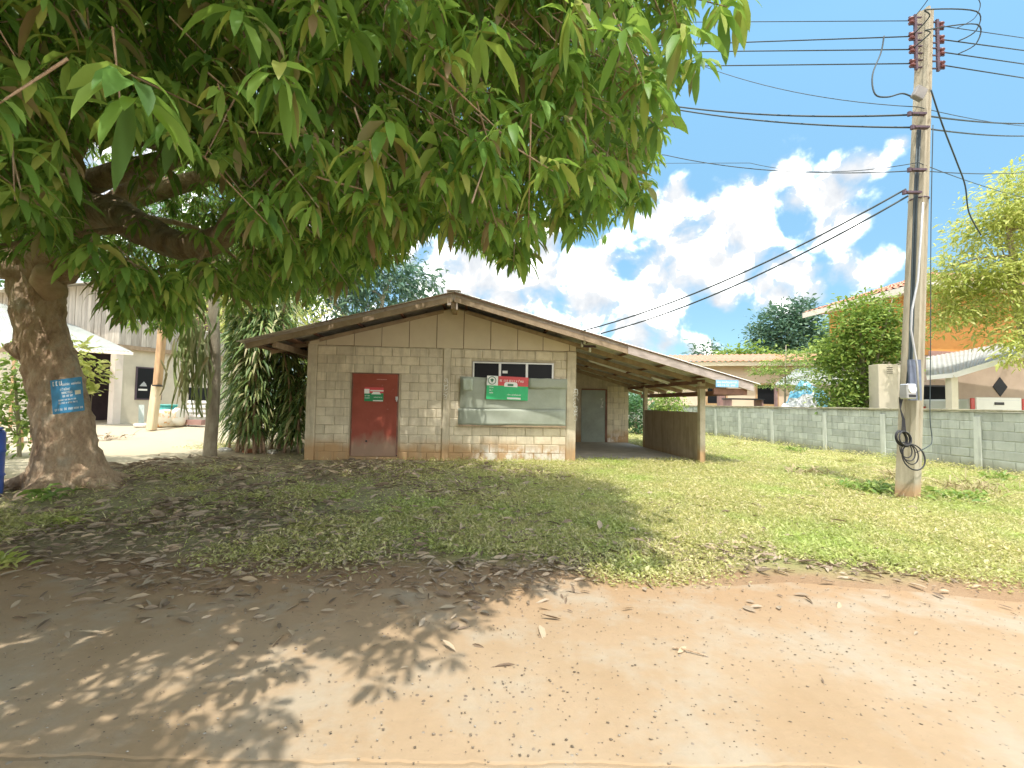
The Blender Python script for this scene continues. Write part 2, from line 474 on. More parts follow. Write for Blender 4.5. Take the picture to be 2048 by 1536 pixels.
MT['steel'] = mat('galvanised_steel', (.42, .42, .42), (.32, .32, .33), 10, .45, .1, metallic=.6)
MT['rack'] = mat('dark_purple_steel', (.06, .035, .05), (.035, .022, .03), 8, .6, .1)
MT['insul'] = mat('brown_porcelain', (.10, .035, .035), (.07, .025, .025), 8, .25, 0)
MT['porc'] = mat('white_porcelain', (.78, .78, .75), (.7, .7, .68), 8, .25, 0)
MT['barrel'] = mat('blue_plastic', (.03, .08, .40), (.02, .06, .32), 4, .4, .05)
MT['bark'] = None
MT['palebark'] = mat('grey_bark', (.27, .225, .16), (.15, .12, .085), 9, .95, .7, stretch=(1, 1, .35), bdist=.02)
MT['orange'] = mat('orange_render', (.50, .17, .04), (.43, .14, .034), 1.5, .85, .08)
MT['brownwall'] = mat('brown_render', (.31, .22, .165), (.26, .185, .14), 2, .9, .1)
MT['tile'] = mat('terracotta_tile', (.44, .17, .10), (.32, .12, .07), 5, .7, .2, objvar=.12)
MT['fasciaw'] = mat('pale_fascia', (.72, .60, .48), (.60, .5, .4), 4, .7, .1)
MT['beige'] = mat('beige_render', (.62, .44, .31), (.54, .38, .27), 1.5, .9, .08)
MT['zinc'] = mat('pale_zinc_sheet', (.28, .30, .275), (.20, .215, .195), 2.5, .5, .15, metallic=.15, objvar=.07)
MT['plank'] = mat('grey_plank', (.36, .32, .27), (.22, .19, .155), 5, .9, .4, stretch=(3, 3, .3), objvar=.2)
MT['oldpost'] = mat('brown_old_timber', (.42, .24, .12), (.27, .15, .08), 6, .85, .4, stretch=(2, 2, .3))
MT['darkroom'] = mat('dark_interior', (.055, .04, .05), (.04, .03, .04), 3, .9, .1)  # near-black colour stands in for the shade inside the rooms
MT['bluetarp'] = mat('blue_tarpaulin', (.10, .33, .50), (.05, .22, .38), 3, .5, .5, bscale=9, spots=((.7, .75, .78), 4, .55), bdist=.05)
MT['whitetarp'] = mat('white_tarpaulin', (.75, .76, .78), (.5, .52, .58), 6, .55, .5, bscale=9, bdist=.05)
MT['cabinet'] = mat('beige_cabinet', (.40, .345, .25), (.35, .30, .22), 3, .55, .05)
MT['truck'] = mat('cream_car_paint', (.74, .72, .62), (.72, .70, .6), 2, .3, 0)
MT['darkcar'] = mat('dark_car_paint', (.045, .05, .055), (.04, .04, .045), 2, .3, 0)
MT['redlamp'] = mat('red_lens', (.42, .04, .03), (.34, .03, .02), 6, .25, 0)
MT['drygrass'] = leafmat('dry_weed', [(0, (.20, .15, .08)), (.5, (.30, .23, .12)), (1, (.16, .15, .06))], .8, .15, (.3, .22, .1))
MT['sack'] = mat('printed_sack', (.62, .55, .42), (.55, .47, .36), 5, .8, .4, spots=((.50, .20, .06), 7, .52), bdist=.02)
MT['teal'] = mat('teal_plastic', (.05, .30, .27), (.04, .24, .22), 4, .5, .05)
MT['brick'] = mat('red_clay', (.36, .13, .07), (.26, .09, .05), 7, .9, .4)
MT['rubble'] = mat('pale_rubble', (.55, .50, .43), (.4, .36, .31), 6, .9, .4)
MT['rose'] = mat('purple_brown_post', (.24, .13, .11), (.17, .09, .08), 5, .8, .2)


def glassmat(name, col, rough=.12):
    m, nt, b, out = newmat(name)
    b.inputs['Base Color'].default_value = (*col, 1); b.inputs['Roughness'].default_value = rough; b.inputs['Specular IOR Level'].default_value = .18
    return m


MT['glass'] = glassmat('dark_window_glass', (.012, .013, .016), .35)


def bark_mat():
    m, nt, b, out = newmat('mango_bark')
    n = noise_node(nt, 5, 8, .7, stretch=(1.6, 1.6, .8)); n2 = noise_node(nt, 22, 6, .65, stretch=(1, 1, .5))
    col = ramp(nt, n, [(.3, (.14, .085, .052)), (.5, (.31, .205, .125)), (.72, (.44, .33, .22))])
    col = mixc(nt, .5, col, ramp(nt, n2, [(.3, (.5, .5, .5)), (.62, (1.05, 1, .95))]), 'MULTIPLY')
    lich = noise_node(nt, 2.3, 5, .6); col = mixc(nt, ramp(nt, lich, [(.56, (0, 0, 0)), (.7, (.6, .6, .6))]), col, (.29, .26, .19))
    nt.links.new(col, b.inputs['Base Color']); b.inputs['Roughness'].default_value = .95
    v = nt.nodes.new('ShaderNodeTexVoronoi'); v.inputs['Scale'].default_value = 14; v.feature = 'DISTANCE_TO_EDGE'
    g = nt.nodes.new('ShaderNodeNewGeometry'); mp = nt.nodes.new('ShaderNodeMapping'); mp.inputs['Scale'].default_value = (1.4, 1.4, .55)
    nt.links.new(g.outputs['Position'], mp.inputs[0]); nt.links.new(mp.outputs[0], v.inputs['Vector'])
    h = mth(nt, 'ADD', mth(nt, 'MULTIPLY', v.outputs['Distance'], 1.2), n2)
    bump(nt, b, h, .8, .03)
    return m


MT['bark'] = bark_mat()


def door_mat():
    m, nt, b, out = newmat('red_lead_door')
    x, y, z = pos(nt)
    n = noise_node(nt, 2.5, 6, .6); col = ramp(nt, n, [(.35, (.15, .026, .014)), (.65, (.20, .036, .021))])
    n2 = noise_node(nt, 3, 5, .6, stretch=(1.4, 1.4, .6))
    k = mth(nt, 'MULTIPLY', mth(nt, 'SUBTRACT', mth(nt, 'ADD', .40, mth(nt, 'MULTIPLY', n2, .55)), z), 4.0, clamp=True)
    col = mixc(nt, mth(nt, 'MULTIPLY', k, .85), col, (.19, .125, .082))
    n3 = noise_node(nt, 9, 4, .7, stretch=(1, 1, 3)); col = mixc(nt, ramp(nt, n3, [(.68, (0, 0, 0)), (.74, (.5, .5, .5))]), col, (.40, .22, .17))
    nt.links.new(col, b.inputs['Base Color']); b.inputs['Roughness'].default_value = .55; bump(nt, b, noise_node(nt, 3, 3), .15, .02)
    return m


MT['reddoor'] = door_mat()
GREEN_STOPS = [(0, (.032, .075, .020)), (.25, (.062, .145, .028)), (.50, (.105, .215, .038)), (.76, (.165, .275, .05)), (.87, (.25, .28, .055)), (.93, (.15, .13, .065)), (.97, (.17, .11, .065)), (1.0, (.11, .06, .035))]
MT['mango'] = leafmat('mango_leaf', GREEN_STOPS, .48, .42, (.34, .56, .05), .25)
MT['leafdark'] = leafmat('dark_leaf', [(0, (.02, .05, .022)), (.5, (.035, .085, .035)), (1, (.06, .12, .045))], .45, .25, (.1, .25, .05))
MT['leafblue'] = leafmat('blue_green_leaf', [(0, (.035, .075, .055)), (.5, (.055, .105, .07)), (1, (.10, .15, .09))], .5, .2, (.1, .25, .12))
MT['leafmid'] = leafmat('mid_green_leaf', [(0, (.06, .12, .022)), (.5, (.13, .20, .038)), (1, (.26, .32, .07))], .45, .3, (.25, .4, .05))
MT['leafyellow'] = leafmat('yellow_green_leaf', [(0, (.17, .23, .035)), (.5, (.32, .37, .08)), (1, (.50, .47, .15))], .5, .45, (.62, .68, .15))
MT['strap'] = leafmat('strap_leaf', [(0, (.045, .085, .025)), (.5, (.10, .16, .045)), (.8, (.23, .27, .08)), (1, (.36, .30, .16))], .5, .2, (.15, .25, .05))
MT['cactus'] = leafmat('cactus_stem', [(0, (.12, .17, .05)), (.5, (.20, .24, .09)), (1, (.34, .28, .15))], .6, .1, (.3, .4, .1))
MT['grass'] = leafmat('grass_leaf', [(0, (.19, .22, .055)), (.35, (.37, .37, .12)), (.7, (.54, .52, .22)), (.92, (.62, .56, .30)), (1, (.54, .43, .28))], .6, .40, (.52, .56, .14), .2)
MT['litter'] = leafmat('dry_leaf', [(0, (.10, .07, .05)), (.4, (.19, .14, .095)), (.75, (.28, .215, .15)), (1, (.36, .25, .15))], .75, .08, (.3, .2, .1), .2)


def ground_mat():
    m, nt, b, out = newmat('earth')
    x, y, z = pos(nt)
    n1 = noise_node(nt, 1.1, 6, .6); n2 = noise_node(nt, 9, 6, .7)
    dirt = ramp(nt, n1, [(.3, (.165, .095, .048)), (.7, (.205, .128, .07))])
    soil = ramp(nt, n2, [(.3, (.13, .115, .06)), (.7, (.24, .20, .105))])
    green = ramp(nt, n2, [(.3, (.10, .105, .03)), (.7, (.23, .22, .08))])
    sand = ramp(nt, n1, [(.3, (.20, .148, .08)), (.7, (.25, .19, .11))])
    e = mth(nt, 'ADD', y, mth(nt, 'MULTIPLY', mth(nt, 'SUBTRACT', n1, .5), 1.1))
    kg = mth(nt, 'MULTIPLY', mth(nt, 'SUBTRACT', e, 3.75), 2.0, clamp=True)
    kx = mth(nt, 'MULTIPLY', mth(nt, 'ADD', mth(nt, 'ADD', x, 1.6), mth(nt, 'MULTIPLY', n1, 2)), .5, clamp=True)
    base = mixc(nt, kx, soil, green)
    ky = mth(nt, 'MULTIPLY', mth(nt, 'SUBTRACT', e, 9.2), 1.2, clamp=True)
    kl = mth(nt, 'MULTIPLY', mth(nt, 'SUBTRACT', -4.9, x), 1.5, clamp=True)
    base = mixc(nt, mth(nt, 'MULTIPLY', ky, kl), base, sand)
    kl2 = mth(nt, 'MULTIPLY', mth(nt, 'SUBTRACT', -6.6, x), 1.2, clamp=True); ky2 = mth(nt, 'MULTIPLY', mth(nt, 'SUBTRACT', e, 7.0), 1.0, clamp=True)
    base = mixc(nt, mth(nt, 'MULTIPLY', mth(nt, 'MULTIPLY', kl2, ky2), .8), base, (.36, .30, .20))
    col = mixc(nt, kg, dirt, base)
    nt.links.new(col, b.inputs['Base Color']); b.inputs['Roughness'].default_value = .95
    bump(nt, b, mth(nt, 'ADD', n2, noise_node(nt, 40, 5, .7)), .6, .03)
    return m


def road_mat():
    m, nt, b, out = newmat('dusty_road')
    x, y, z = pos(nt)
    n1 = noise_node(nt, .8, 6, .6); n2 = noise_node(nt, 14, 6, .7)
    col = ramp(nt, n1, [(.3, (.185, .120, .064)), (.52, (.218, .150, .090)), (.75, (.21, .155, .097))])
    # redder sand along the verge
    v = mth(nt, 'MULTIPLY', mth(nt, 'SUBTRACT', mth(nt, 'ADD', y, mth(nt, 'MULTIPLY', n1, 1.4)), 3.25), 1.1, clamp=True)
    col = mixc(nt, mth(nt, 'MULTIPLY', v, .7), col, (.20, .115, .056))
    # worn patches where the grey cement shows
    w = ramp(nt, noise_node(nt, 1.7, 6, .65), [(.48, (0, 0, 0)), (.64, (1, 1, 1))])
    col = mixc(nt, mth(nt, 'MULTIPLY', w, .75), col, (.22, .182, .132))
    col = mixc(nt, .35, col, ramp(nt, n2, [(.3, (.75, .75, .75)), (.65, (1.06, 1.04, 1.0))]), 'MULTIPLY')
    # dark stones set in the cement
    vo = nt.nodes.new('ShaderNodeTexVoronoi'); vo.inputs['Scale'].default_value = 26; vo.inputs['Randomness'].default_value = 1
    g = nt.nodes.new('ShaderNodeNewGeometry'); nt.links.new(g.outputs['Position'], vo.inputs['Vector'])
    sep = nt.nodes.new('ShaderNodeSeparateColor'); nt.links.new(vo.outputs['Color'], sep.inputs[0])
    wob = mth(nt, 'MULTIPLY', mth(nt, 'SUBTRACT', noise_node(nt, 70, 2, .5), .5), .5)
    size = mth(nt, 'MULTIPLY', mth(nt, 'SUBTRACT', sep.outputs[0], .42), .62)
    size = mth(nt, 'SUBTRACT', size, mth(nt, 'MULTIPLY', ramp(nt, noise_node(nt, .9, 3, .5), [(.40, (1, 1, 1)), (.62, (0, 0, 0))]), .16))
    k = mth(nt, 'MULTIPLY', mth(nt, 'SUBTRACT', size, mth(nt, 'ADD', vo.outputs['Distance'], mth(nt, 'MULTIPLY', wob, .5))), 12, clamp=True)
    k = mth(nt, 'MULTIPLY', k, mth(nt, 'SUBTRACT', 1, mth(nt, 'MULTIPLY', v, .9)))
    stone = ramp(nt, sep.outputs[1], [(0, (.06, .045, .035)), (.6, (.10, .075, .055)), (1, (.17, .15, .125))])
    col = mixc(nt, mth(nt, 'MULTIPLY', k, .8), col, stone)
    # joint and a few cracks
    jx = mth(nt, 'ADD', y, mth(nt, 'MULTIPLY', mth(nt, 'SUBTRACT', noise_node(nt, 2.2, 4, .6), .5), .09))
    j = mth(nt, 'SUBTRACT', 1, mth(nt, 'MULTIPLY', mth(nt, 'ABSOLUTE', mth(nt, 'SUBTRACT', jx, 1.80)), 70), clamp=True)
    col = mixc(nt, mth(nt, 'MULTIPLY', j, .6), col, (.24, .15, .08))
    nt.links.new(col, b.inputs['Base Color']); b.inputs['Roughness'].default_value = .9
    bump(nt, b, mth(nt, 'SUBTRACT', mth(nt, 'ADD', mth(nt, 'ADD', mth(nt, 'MULTIPLY', n2, .6), mth(nt, 'MULTIPLY', noise_node(nt, 4, 4, .6, stretch=(.5, 1.6, 1)), .7)), mth(nt, 'MULTIPLY', k, .35)), mth(nt, 'MULTIPLY', j, .8)), .5, .012)
    return m


MT['ground'] = ground_mat(); MT['road'] = road_mat()

# grass: yellower and greener patches
_nt = MT['grass'].node_tree; _b = next(n for n in _nt.nodes if n.type == 'BSDF_PRINCIPLED')
_src = _b.inputs['Base Color'].links[0].from_socket
_n = noise_node(_nt, .75, 5, .6); _n2 = noise_node(_nt, 5, 4, .6)
_c = mixc(_nt, 1.0, _src, ramp(_nt, _n, [(.34, (.60, .90, .42)), (.5, (.92, .86, .84)), (.66, (1.02, .88, .86))]), 'MULTIPLY')
_c = mixc(_nt, 1.0, _c, ramp(_nt, _n2, [(.3, (.7, .75, .65)), (.6, (1.08, 1.06, 1.05))]), 'MULTIPLY')
_nt.links.new(_c, _b.inputs['Base Color'])

# ------------------------------------------------------------------ the setting
def grid_sheet(name, xs, ys, zf, m):
    X, Y = np.meshgrid(xs, ys); Z = zf(X, Y)
    V = np.stack([X.ravel(), Y.ravel(), Z.ravel()], 1); nx, ny = len(xs), len(ys)
    i = np.arange((ny - 1) * (nx - 1)); r, c = i // (nx - 1), i % (nx - 1); a = r * nx + c
    F = np.stack([a, a + 1, a + nx + 1, a + nx], 1)
    return ob(name, np_mesh(name, V, [F], True), m)


xs = np.concatenate([[-900, -300, -120, -60], np.linspace(-40, 40, 241), [60, 120, 300, 900]])
ys = np.concatenate([[-900, -200, -60, -20], np.linspace(-8, 40, 241), [60, 120, 300, 900]])
tag(grid_sheet('ground', xs, ys, lambda x, y: gh(x, y), MT['ground']), kind='structure')


def road_edge(x):
    return 3.72 + .10 * np.sin(x * 1.1) + .06 * np.sin(x * 2.7 + 1) + .03 * np.sin(x * 6.3)


def build_road():
    xs = np.linspace(-45, 45, 361); k = 26
    T = np.linspace(0, 1, k); X = np.repeat(xs[None, :], k, 0); Y = -7 + (road_edge(xs)[None, :] + 7) * T[:, None]
    Z = .008 + .006 * np.sin(X * .9) * np.sin(Y * 1.1); Z[-1, :] = -.004; Z[-2, :] = .006
    V = np.stack([X.ravel(), Y.ravel(), Z.ravel()], 1); nx = len(xs)
    i = np.arange((k - 1) * (nx - 1)); r, c = i // (nx - 1), i % (nx - 1); a = r * nx + c
    tag(ob('road', np_mesh('road', V, [np.stack([a, a + 1, a + nx + 1, a + nx], 1)], True), MT['road']), kind='structure')


build_road()

# ------------------------------------------------------------------ the block shed with its carport
SY = math.atan(.0787)
SO = Vector((-4.47, 9.81, .10))
shed = thing('block_shed', 'low cement block shed with red door, gabled roof and open side carport', 'shed', SO, SY)
su = Vector((math.cos(SY), math.sin(SY), 0)); sv = Vector((-math.sin(SY), math.cos(SY), 0))


def W(px, py, v=0.0):
    """pixel -> (u, w) on the shed's upright plane v"""
    d = pixdir(px, py); o = SO + sv * v
    t = (o - CAM).dot(sv) / d.dot(sv); p = CAM + d * t - o
    return p.dot(su), p.z


LW, HT = 5.95, 2.50
RU, RZ, SL = 3.17, 3.42, .268
EL_, ER = -.98, 9.72
V0 = -.72


def roofz(u): return RZ - SL * abs(u - RU)


doorL, doorT = W(704, 745); doorR, _ = W(799, 745); doorB = W(750, 908)[1]
winL, winT = W(945, 722); winR, _ = W(1108, 726); winB = W(1000, 800)[1]
pm0, pm1 = W(885, 790)[0], W(900, 790)[0]

core = MB()
a, b_ = .010, .13
for (x0, x1, z0, z1) in ((0, doorL, -.2, HT), (doorL, doorR, doorT, HT), (doorR, winL, -.2, HT), (winL, winR, winT, HT), (winL, winR, -.2, winB), (winR, LW, -.2, HT)):
    core.span((x0, a, z0), (x1, b_, z1))
core.span((0, .132, -.2), (.12, 6.0, HT)); core.span((LW - .12, .132, -.2), (LW, 6.0, HT)); core.span((.121, 5.88, -.2), (LW - .121, 6.0, HT))
core.build('wall', MT['mortar'], shed)
pit = MB(); pit.span((doorL, b_ + .02, -.2), (doorR, b_ + .04, doorT)); pit.build('doorway_backing', MT['darkroom'], shed)


def block_meshes(n, lx, ly, lz):
    """slightly uneven cement blocks, front face towards -y, chamfered"""
    out = []
    for k in range(n):
        rg = random.Random(k * 13 + int(lx * 100)); j = lambda s: rg.uniform(-s, s)
        c = .009
        v = []
        for (x, z) in ((-.5, -.5), (.5, -.5), (.5, .5), (-.5, .5)): v.append((x * lx, ly, z * lz))
        for (x, z) in ((-.5, -.5), (.5, -.5), (.5, .5), (-.5, .5)): v.append((x * lx + j(.004), c, z * lz + j(.003)))
        for (x, z) in ((-.5, -.5), (.5, -.5), (.5, .5), (-.5, .5)): v.append((x * (lx - 2 * c) + j(.004), j(.002), z * (lz - 2 * c) + j(.004)))
        f = [(0, 1, 2, 3)] + [(i, 4 + i, 4 + (i + 1) % 4, (i + 1) % 4) for i in range(4)] + [(4 + i, 8 + i, 8 + (i + 1) % 4, 4 + (i + 1) % 4) for i in range(4)] + [(8, 11, 10, 9)]
        m = MB(); m.add(v, f); out.append(m.mesh('block'))
    return out


SHED_BLOCKS = block_meshes(6, .386, .06, .186)
for m_ in SHED_BLOCKS: m_.materials.append(MT['block'])


def lay_blocks(parent, meshes, x0, x1, z0, nz, holes, v=0.0, pitch=.2, lx=.4, top=None, off=0.0, rz=0):
    rg = random.Random(int(x0 * 100) + nz)
    for k in range(nz):
        zc = z0 + (k + .5) * pitch
        x = x0 - (lx / 2 if k % 2 else 0) - off
        while x < x1:
            a, b = max(x, x0), min(x + lx, x1); x += lx
            segs = [(a, b)]
            for (h0, h1, w0, w1) in holes:
                if zc + pitch * .35 < w0 or zc - pitch * .35 > w1: continue
                ns = []
                for (p, q) in segs:
                    if q <= h0 or p >= h1: ns.append((p, q)); continue
                    if p < h0: ns.append((p, h0))
                    if q > h1: ns.append((h1, q))
                segs = ns
            for (p, q) in segs:
                if q - p < .07: continue
                if top is not None and zc > top((p + q) / 2): continue
                o = bpy.data.objects.new('block', rg.choice(meshes)); C.objects.link(o); o.parent = parent
                o.location = ((p + q) / 2, v + rg.uniform(-.004, .004), zc); o.scale = ((q - p - .014) / .386, 1, 1)


holes = [(doorL - .03, doorR + .03, -1, doorT + .02), (winL - .02, winR + .02, winB, winT + .02)]
zb0 = HT - .02 - 13 * .192
lay_blocks(shed, SHED_BLOCKS, .20, pm0, zb0, 13, holes, 0, .192)
lay_blocks(shed, SHED_BLOCKS, pm1, LW - .22, zb0, 13, holes, 0, .192, off=.1)

for (x0, x1) in ((0, .19), (pm0 + .005, pm1 - .005), (LW - .215, LW)):
    MB().span((x0, -.022, -.25), (x1, .10, HT + (0 if x0 != 0 else .02))).build('post', MT['post'], shed, bevel=.008)

# gable panels
jx = [W(x, 700)[0] for x in (652, 708, 763, 818, 873, 927, 981, 1035, 1086, 1139)]
edges = [0.02] + jx + [LW]
for i in range(len(edges) - 1):
    x0, x1 = edges[i] + .007, edges[i + 1] - .007
    zb = HT + .006 + random.uniform(-.004, .006)
    poly = [(x0, zb), (x1, zb), (x1, roofz(x1) - .01), (x0, roofz(x0) - .01)]
    if x0 < RU < x1: poly.insert(3, (RU, roofz(RU) - .01))
    dv = random.uniform(-.004, .004)
    MB().prism(poly, -.006 + dv, .012 + dv).build('gable_panel', MT['panel'], shed)
MB().prism([(0.01, HT + .004), (LW - .01, HT + .004), (LW - .01, roofz(LW) - .02), (RU, RZ - .02), (.01, roofz(0) - .02)], .03, .06).build('gable_backing', MT['darkwood'], shed)

# door
dr = MB()
dw = doorR - doorL
dr.span((doorL + .03, -.012, doorB - .05), (doorR - .035, .022, doorT - .025))
door = dr.build('door', MT['reddoor'], shed, bevel=.004)
fr = MB(); fr.span((doorL, .0, doorB - .02), (doorL + .026, .06, doorT)); fr.span((doorR - .03, -.004, doorB - .02), (doorR, .06, doorT)); fr.span((doorL + .027, .0, doorT - .022), (doorR - .031, .06, doorT))
fr.build('door_frame', MT['darkwood'], shed)
h1 = W(796, 796); lk = MB(); lk.span((h1[0] - .05, -.035, h1[1] - .045), (h1[0] + .0, -.013, h1[1] + .03)); lk.tube([(h1[0] - .02, -.04, h1[1] - .08), (h1[0] - .02, -.04, h1[1])], .014, 6)
lk.build('door_lock', MT['steel'], door)
h2 = W(733, 882); MB().tube([(h2[0], -.03, h2[1]), (h2[0], -.012, h2[1])], .022, 8).build('door_hole', MT['black'], door)
hs_ = W(764, 759); MB().span((hs_[0] - .11, -.014, hs_[1] - .008), (hs_[0] + .11, -.0125, hs_[1] + .008)).build('chalk_mark', mat('chalk', (.36, .17, .13), (.3, .1, .07), 30, .9, 0), door)
for zz in (doorT - .3, doorB + .5):
    MB().tube([(doorL + .03, -.016, zz - .05), (doorL + .03, -.016, zz + .05)], .011, 6).build('hinge', MT['darkwood'], door)

MB().span((doorL, -.03, -.2), (doorR, .11, doorB - .058)).build('threshold', MT['post'], shed)
# window band above the boards
fx0, fx1, fz1 = winL + .01, winR - .01, winT - .012
fz0 = winB + .02
w_ = (fx1 - fx0) / 3
wf = MB()
wf.span((fx0, -.012, fz1 - .03), (fx1, .05, fz1)); wf.span((fx0, -.012, fz0), (fx1, .05, fz0 + .03))
for i in range(4):
    xx = fx0 + i * w_; h = .018 if i in (0, 3) else .026
    wf.span((xx - h + (h if i == 0 else 0) - (h if i == 3 else 0), -.010, fz0 + .031), (xx + h + (h if i == 0 else 0) - (h if i == 3 else 0), .048, fz1 - .031))
win = wf.build('window', MT['alu'], shed)
for i in range(3):
    MB().span((fx0 + i * w_ + .036, .012, fz0 + .032), (fx0 + (i + 1) * w_ - .036, .02, fz1 - .032)).build('pane', MT['glass'], win)
MB().span((winL, .06, winB), (winR, .08, winT)).build('window_backing', MT['darkroom'], shed)
s1 = W(1010, 744); MB().span((s1[0] - .055, .004, s1[1] - .03), (s1[0] + .06, .0115, s1[1] + .03)).build('sticker', MT['white'], win)


def wavy_sheet(x0, x1, z0, z1, v, seed, amp=.012, nx=14, nz=7, th=.006, skew=(0, 0, 0, 0)):
    """thin buckled sheet in the shed's wall frame"""
    vs = []; rg = random.Random(seed); ph = rg.uniform(0, 9)
    for s_ in (0, 1):
        for j in range(nz + 1):
            for i in range(nx + 1):
                a, b = i / nx, j / nz
                x = x0 + (x1 - x0) * a; z = z0 + (z1 - z0) * b + (1 - b) * (skew[0] * (1 - a) + skew[1] * a) + b * (skew[2] * (1 - a) + skew[3] * a)
                y = v + amp * (math.sin(a * 7 + ph) * math.sin(b * 4 + ph) + .6 * math.sin(a * 15 + b * 5)) + (-th if s_ else 0)
                vs.append((x + .006 * math.sin(b * 9 + ph), y, z + .008 * math.sin(a * 11 + ph) * (1 if j in (0, nz) else 0)))
    k = (nx + 1) * (nz + 1); f = []
    for s_ in (0, 1):
        for j in range(nz):
            for i in range(nx):
                q = s_ * k + j * (nx + 1) + i; f.append((q, q + 1, q + nx + 2, q + nx + 1))
    rim = [i for i in range(nx + 1)] + [j * (nx + 1) + nx for j in range(1, nz + 1)] + [nz * (nx + 1) + i for i in range(nx - 1, -1, -1)] + [j * (nx + 1) for j in range(nz - 1, 0, -1)]
    for i in range(len(rim)):
        p, q = rim[i], rim[(i + 1) % len(rim)]; f.append((p, q, q + k, p + k))
    return MB().add(vs, f)


bl, bt = W(921, 754); br_, _ = W(1132, 757); _, bb = W(1000, 850); _, bm1 = W(1000, 820)
wavy_sheet(bl, br_, bm1 - .04, bt, -.05, 1).build('cover_sheet', MT['boards'], shed, True)
wavy_sheet(bl - .03, br_ - .01, bb, bm1 + .02, -.075, 2, .009).build('cover_sheet', MT['boards'], shed, True)
bq = W(1055, 775)
wavy_sheet(bq[0], br_ + .01, bq[1] - .02, bt + .0, -.078, 3, .010, 8, 4).build('cover_sheet', MT['boards'], shed, True)
bf = W(926, 756); wavy_sheet(bf[0], bf[0] + .22, bf[1] - .28, bf[1] - .01, -.085, 4, .012, 5, 5).build('cover_sheet', mat('pale_green_sheet', (.30, .35, .26), (.25, .29, .22), 4, .7, .2), shed, True)
bs = MB(); q0 = W(917, 852); q1 = W(1130, 856); bs.beam((q0[0], -.055, q0[1] + .02), (q1[0], -.055, q1[1] + .03), .05, .035); bs.build('batten', MT['rafter'], shed)

# white painted scrawl on two posts
def scrawl(u, z0, z1, seed, v=-.026):
    rg = random.Random(seed); m = MB(); z = z1
    while z > z0:
        h = rg.uniform(.045, .10); w = rg.uniform(.03, .055); a0 = rg.uniform(0, 6.28); n = rg.randrange(5, 10); pts = []
        for k in range(n):
            a_ = a0 + k * rg.uniform(.55, .85)
            pts.append((u + w * math.cos(a_) + rg.uniform(-.01, .01), v, z - h / 2 + h / 2 * math.sin(a_)))
        m.tube(pts, rg.uniform(.004, .008), 4)
        if rg.random() < .5: m.tube([(u - w, v, z - h * rg.random()), (u + w * rg.random(), v, z - h * rg.random())], .006, 4)
        z -= h * .8 + .01
    return m


sc1 = W(892, 757); sc2 = W(892, 795); scrawl(sc1[0], sc2[1], sc1[1], 3).build('painted_mark', MT['white'], shed)
sc1 = W(1151, 778); sc2 = W(1151, 838); scrawl(sc1[0], sc2[1], sc1[1], 5).build('painted_mark', MT['white'], shed)

# roof: corrugated sheets, rafters, purlins
SLEN = math.sqrt(1 + SL * SL)


def corr_sheet(length, width=1.03, pitch=.147, amp=.022):
    n = int(width / pitch) * 4; vs = []
    for i in range(n + 1):
        y = width * i / n; z = amp * math.sin(2 * math.pi * y / pitch)
        vs += [(0, y, z), (length, y, z)]
    return MB().add(vs, [(2 * i, 2 * i + 1, 2 * i + 3, 2 * i + 2) for i in range(n)]).mesh('roof_sheet', True)


def lay_roof(u_from, u_to, nseg, sgn):
    ln = abs(u_to - u_from) / nseg * SLEN
    me = corr_sheet(ln + .12); me.materials.append(MT['roof_sheet'])
    ang = math.atan(SL)
    for i in range(nseg):
        for k in range(7):
            o = bpy.data.objects.new('roof_sheet', me); C.objects.link(o); o.parent = shed
            u = u_from + (u_to - u_from) * i / nseg
            o.location = (u, V0 - .06 + k * .985 + (0 if sgn > 0 else 1.03), roofz(u) + .165 + (nseg - i) * .006 + (k % 2) * .004)
            o.rotation_euler = (0, ang, 0) if sgn > 0 else (0, ang, math.pi)
            if sgn < 0: o.rotation_euler = (0, ang, math.pi)


lay_roof(RU, ER + .03, 4, 1); lay_roof(RU, EL_ - .03, 3, -1)
MB().beam((RU, V0 - .05, RZ + .205), (RU, 5.95, RZ + .205), .3, .03).build('ridge_cap', MT['rakewood'], shed)
for v in (-.72, .35, 1.5, 2.6, 3.7, 4.7, 5.8):
    MB().beam((RU + .03, v, RZ + .03), (ER - .04, v, roofz(ER - .04) + .035), .05, .11).build('rafter', MT['rafter'], shed)
    MB().beam((RU - .03, v, RZ + .03), (EL_ + .04, v, roofz(EL_ + .04) + .035), .05, .11).build('rafter', MT['rafter'], shed)
u = RU + .25
while u < ER - .1:
    MB().beam((u, V0 + .03, roofz(u) + .117), (u, 5.9, roofz(u) + .117), .045, .05).build('purlin', MT['darkwood'], shed); u += .92
u = RU - .25
while u > EL_ + .05:
    MB().beam((u, V0 + .03, roofz(u) + .117), (u, 5.9, roofz(u) + .117), .045, .05).build('purlin', MT['darkwood'], shed); u -= .92
# fascia boards along the front rake
sj = W(1260, 665, V0)[0]


def rake(u0_, u1_, v, z0, z1, m, name):
    MB().prism([(u0_, roofz(u0_) + z0), (u1_, roofz(u1_) + z0), (u1_, roofz(u1_) + z1), (u0_, roofz(u0_) + z1)], v - .012, v + .012).build(name, m, shed)


rake(EL_, RU - .004, V0, .0, .155, MT['rakewood'], 'fascia_board')
rake(RU + .004, sj, V0, .0, .155, MT['rakewood'], 'fascia_board')
rake(sj - .05, ER, V0 - .027, -.02, .14, mat('pink_grey_fascia', (.36, .285, .25), (.24, .19, .165), 5, .8, .3, stretch=(1, 4, 4)), 'fascia_board')
rake(EL_ - .02, RU - .004, V0 - .035, .158, .168, MT['darkwood'], 'roof_trim')
rake(RU + .004, ER + .02, V0 - .045, .158, .168, MT['darkwood'], 'roof_trim')
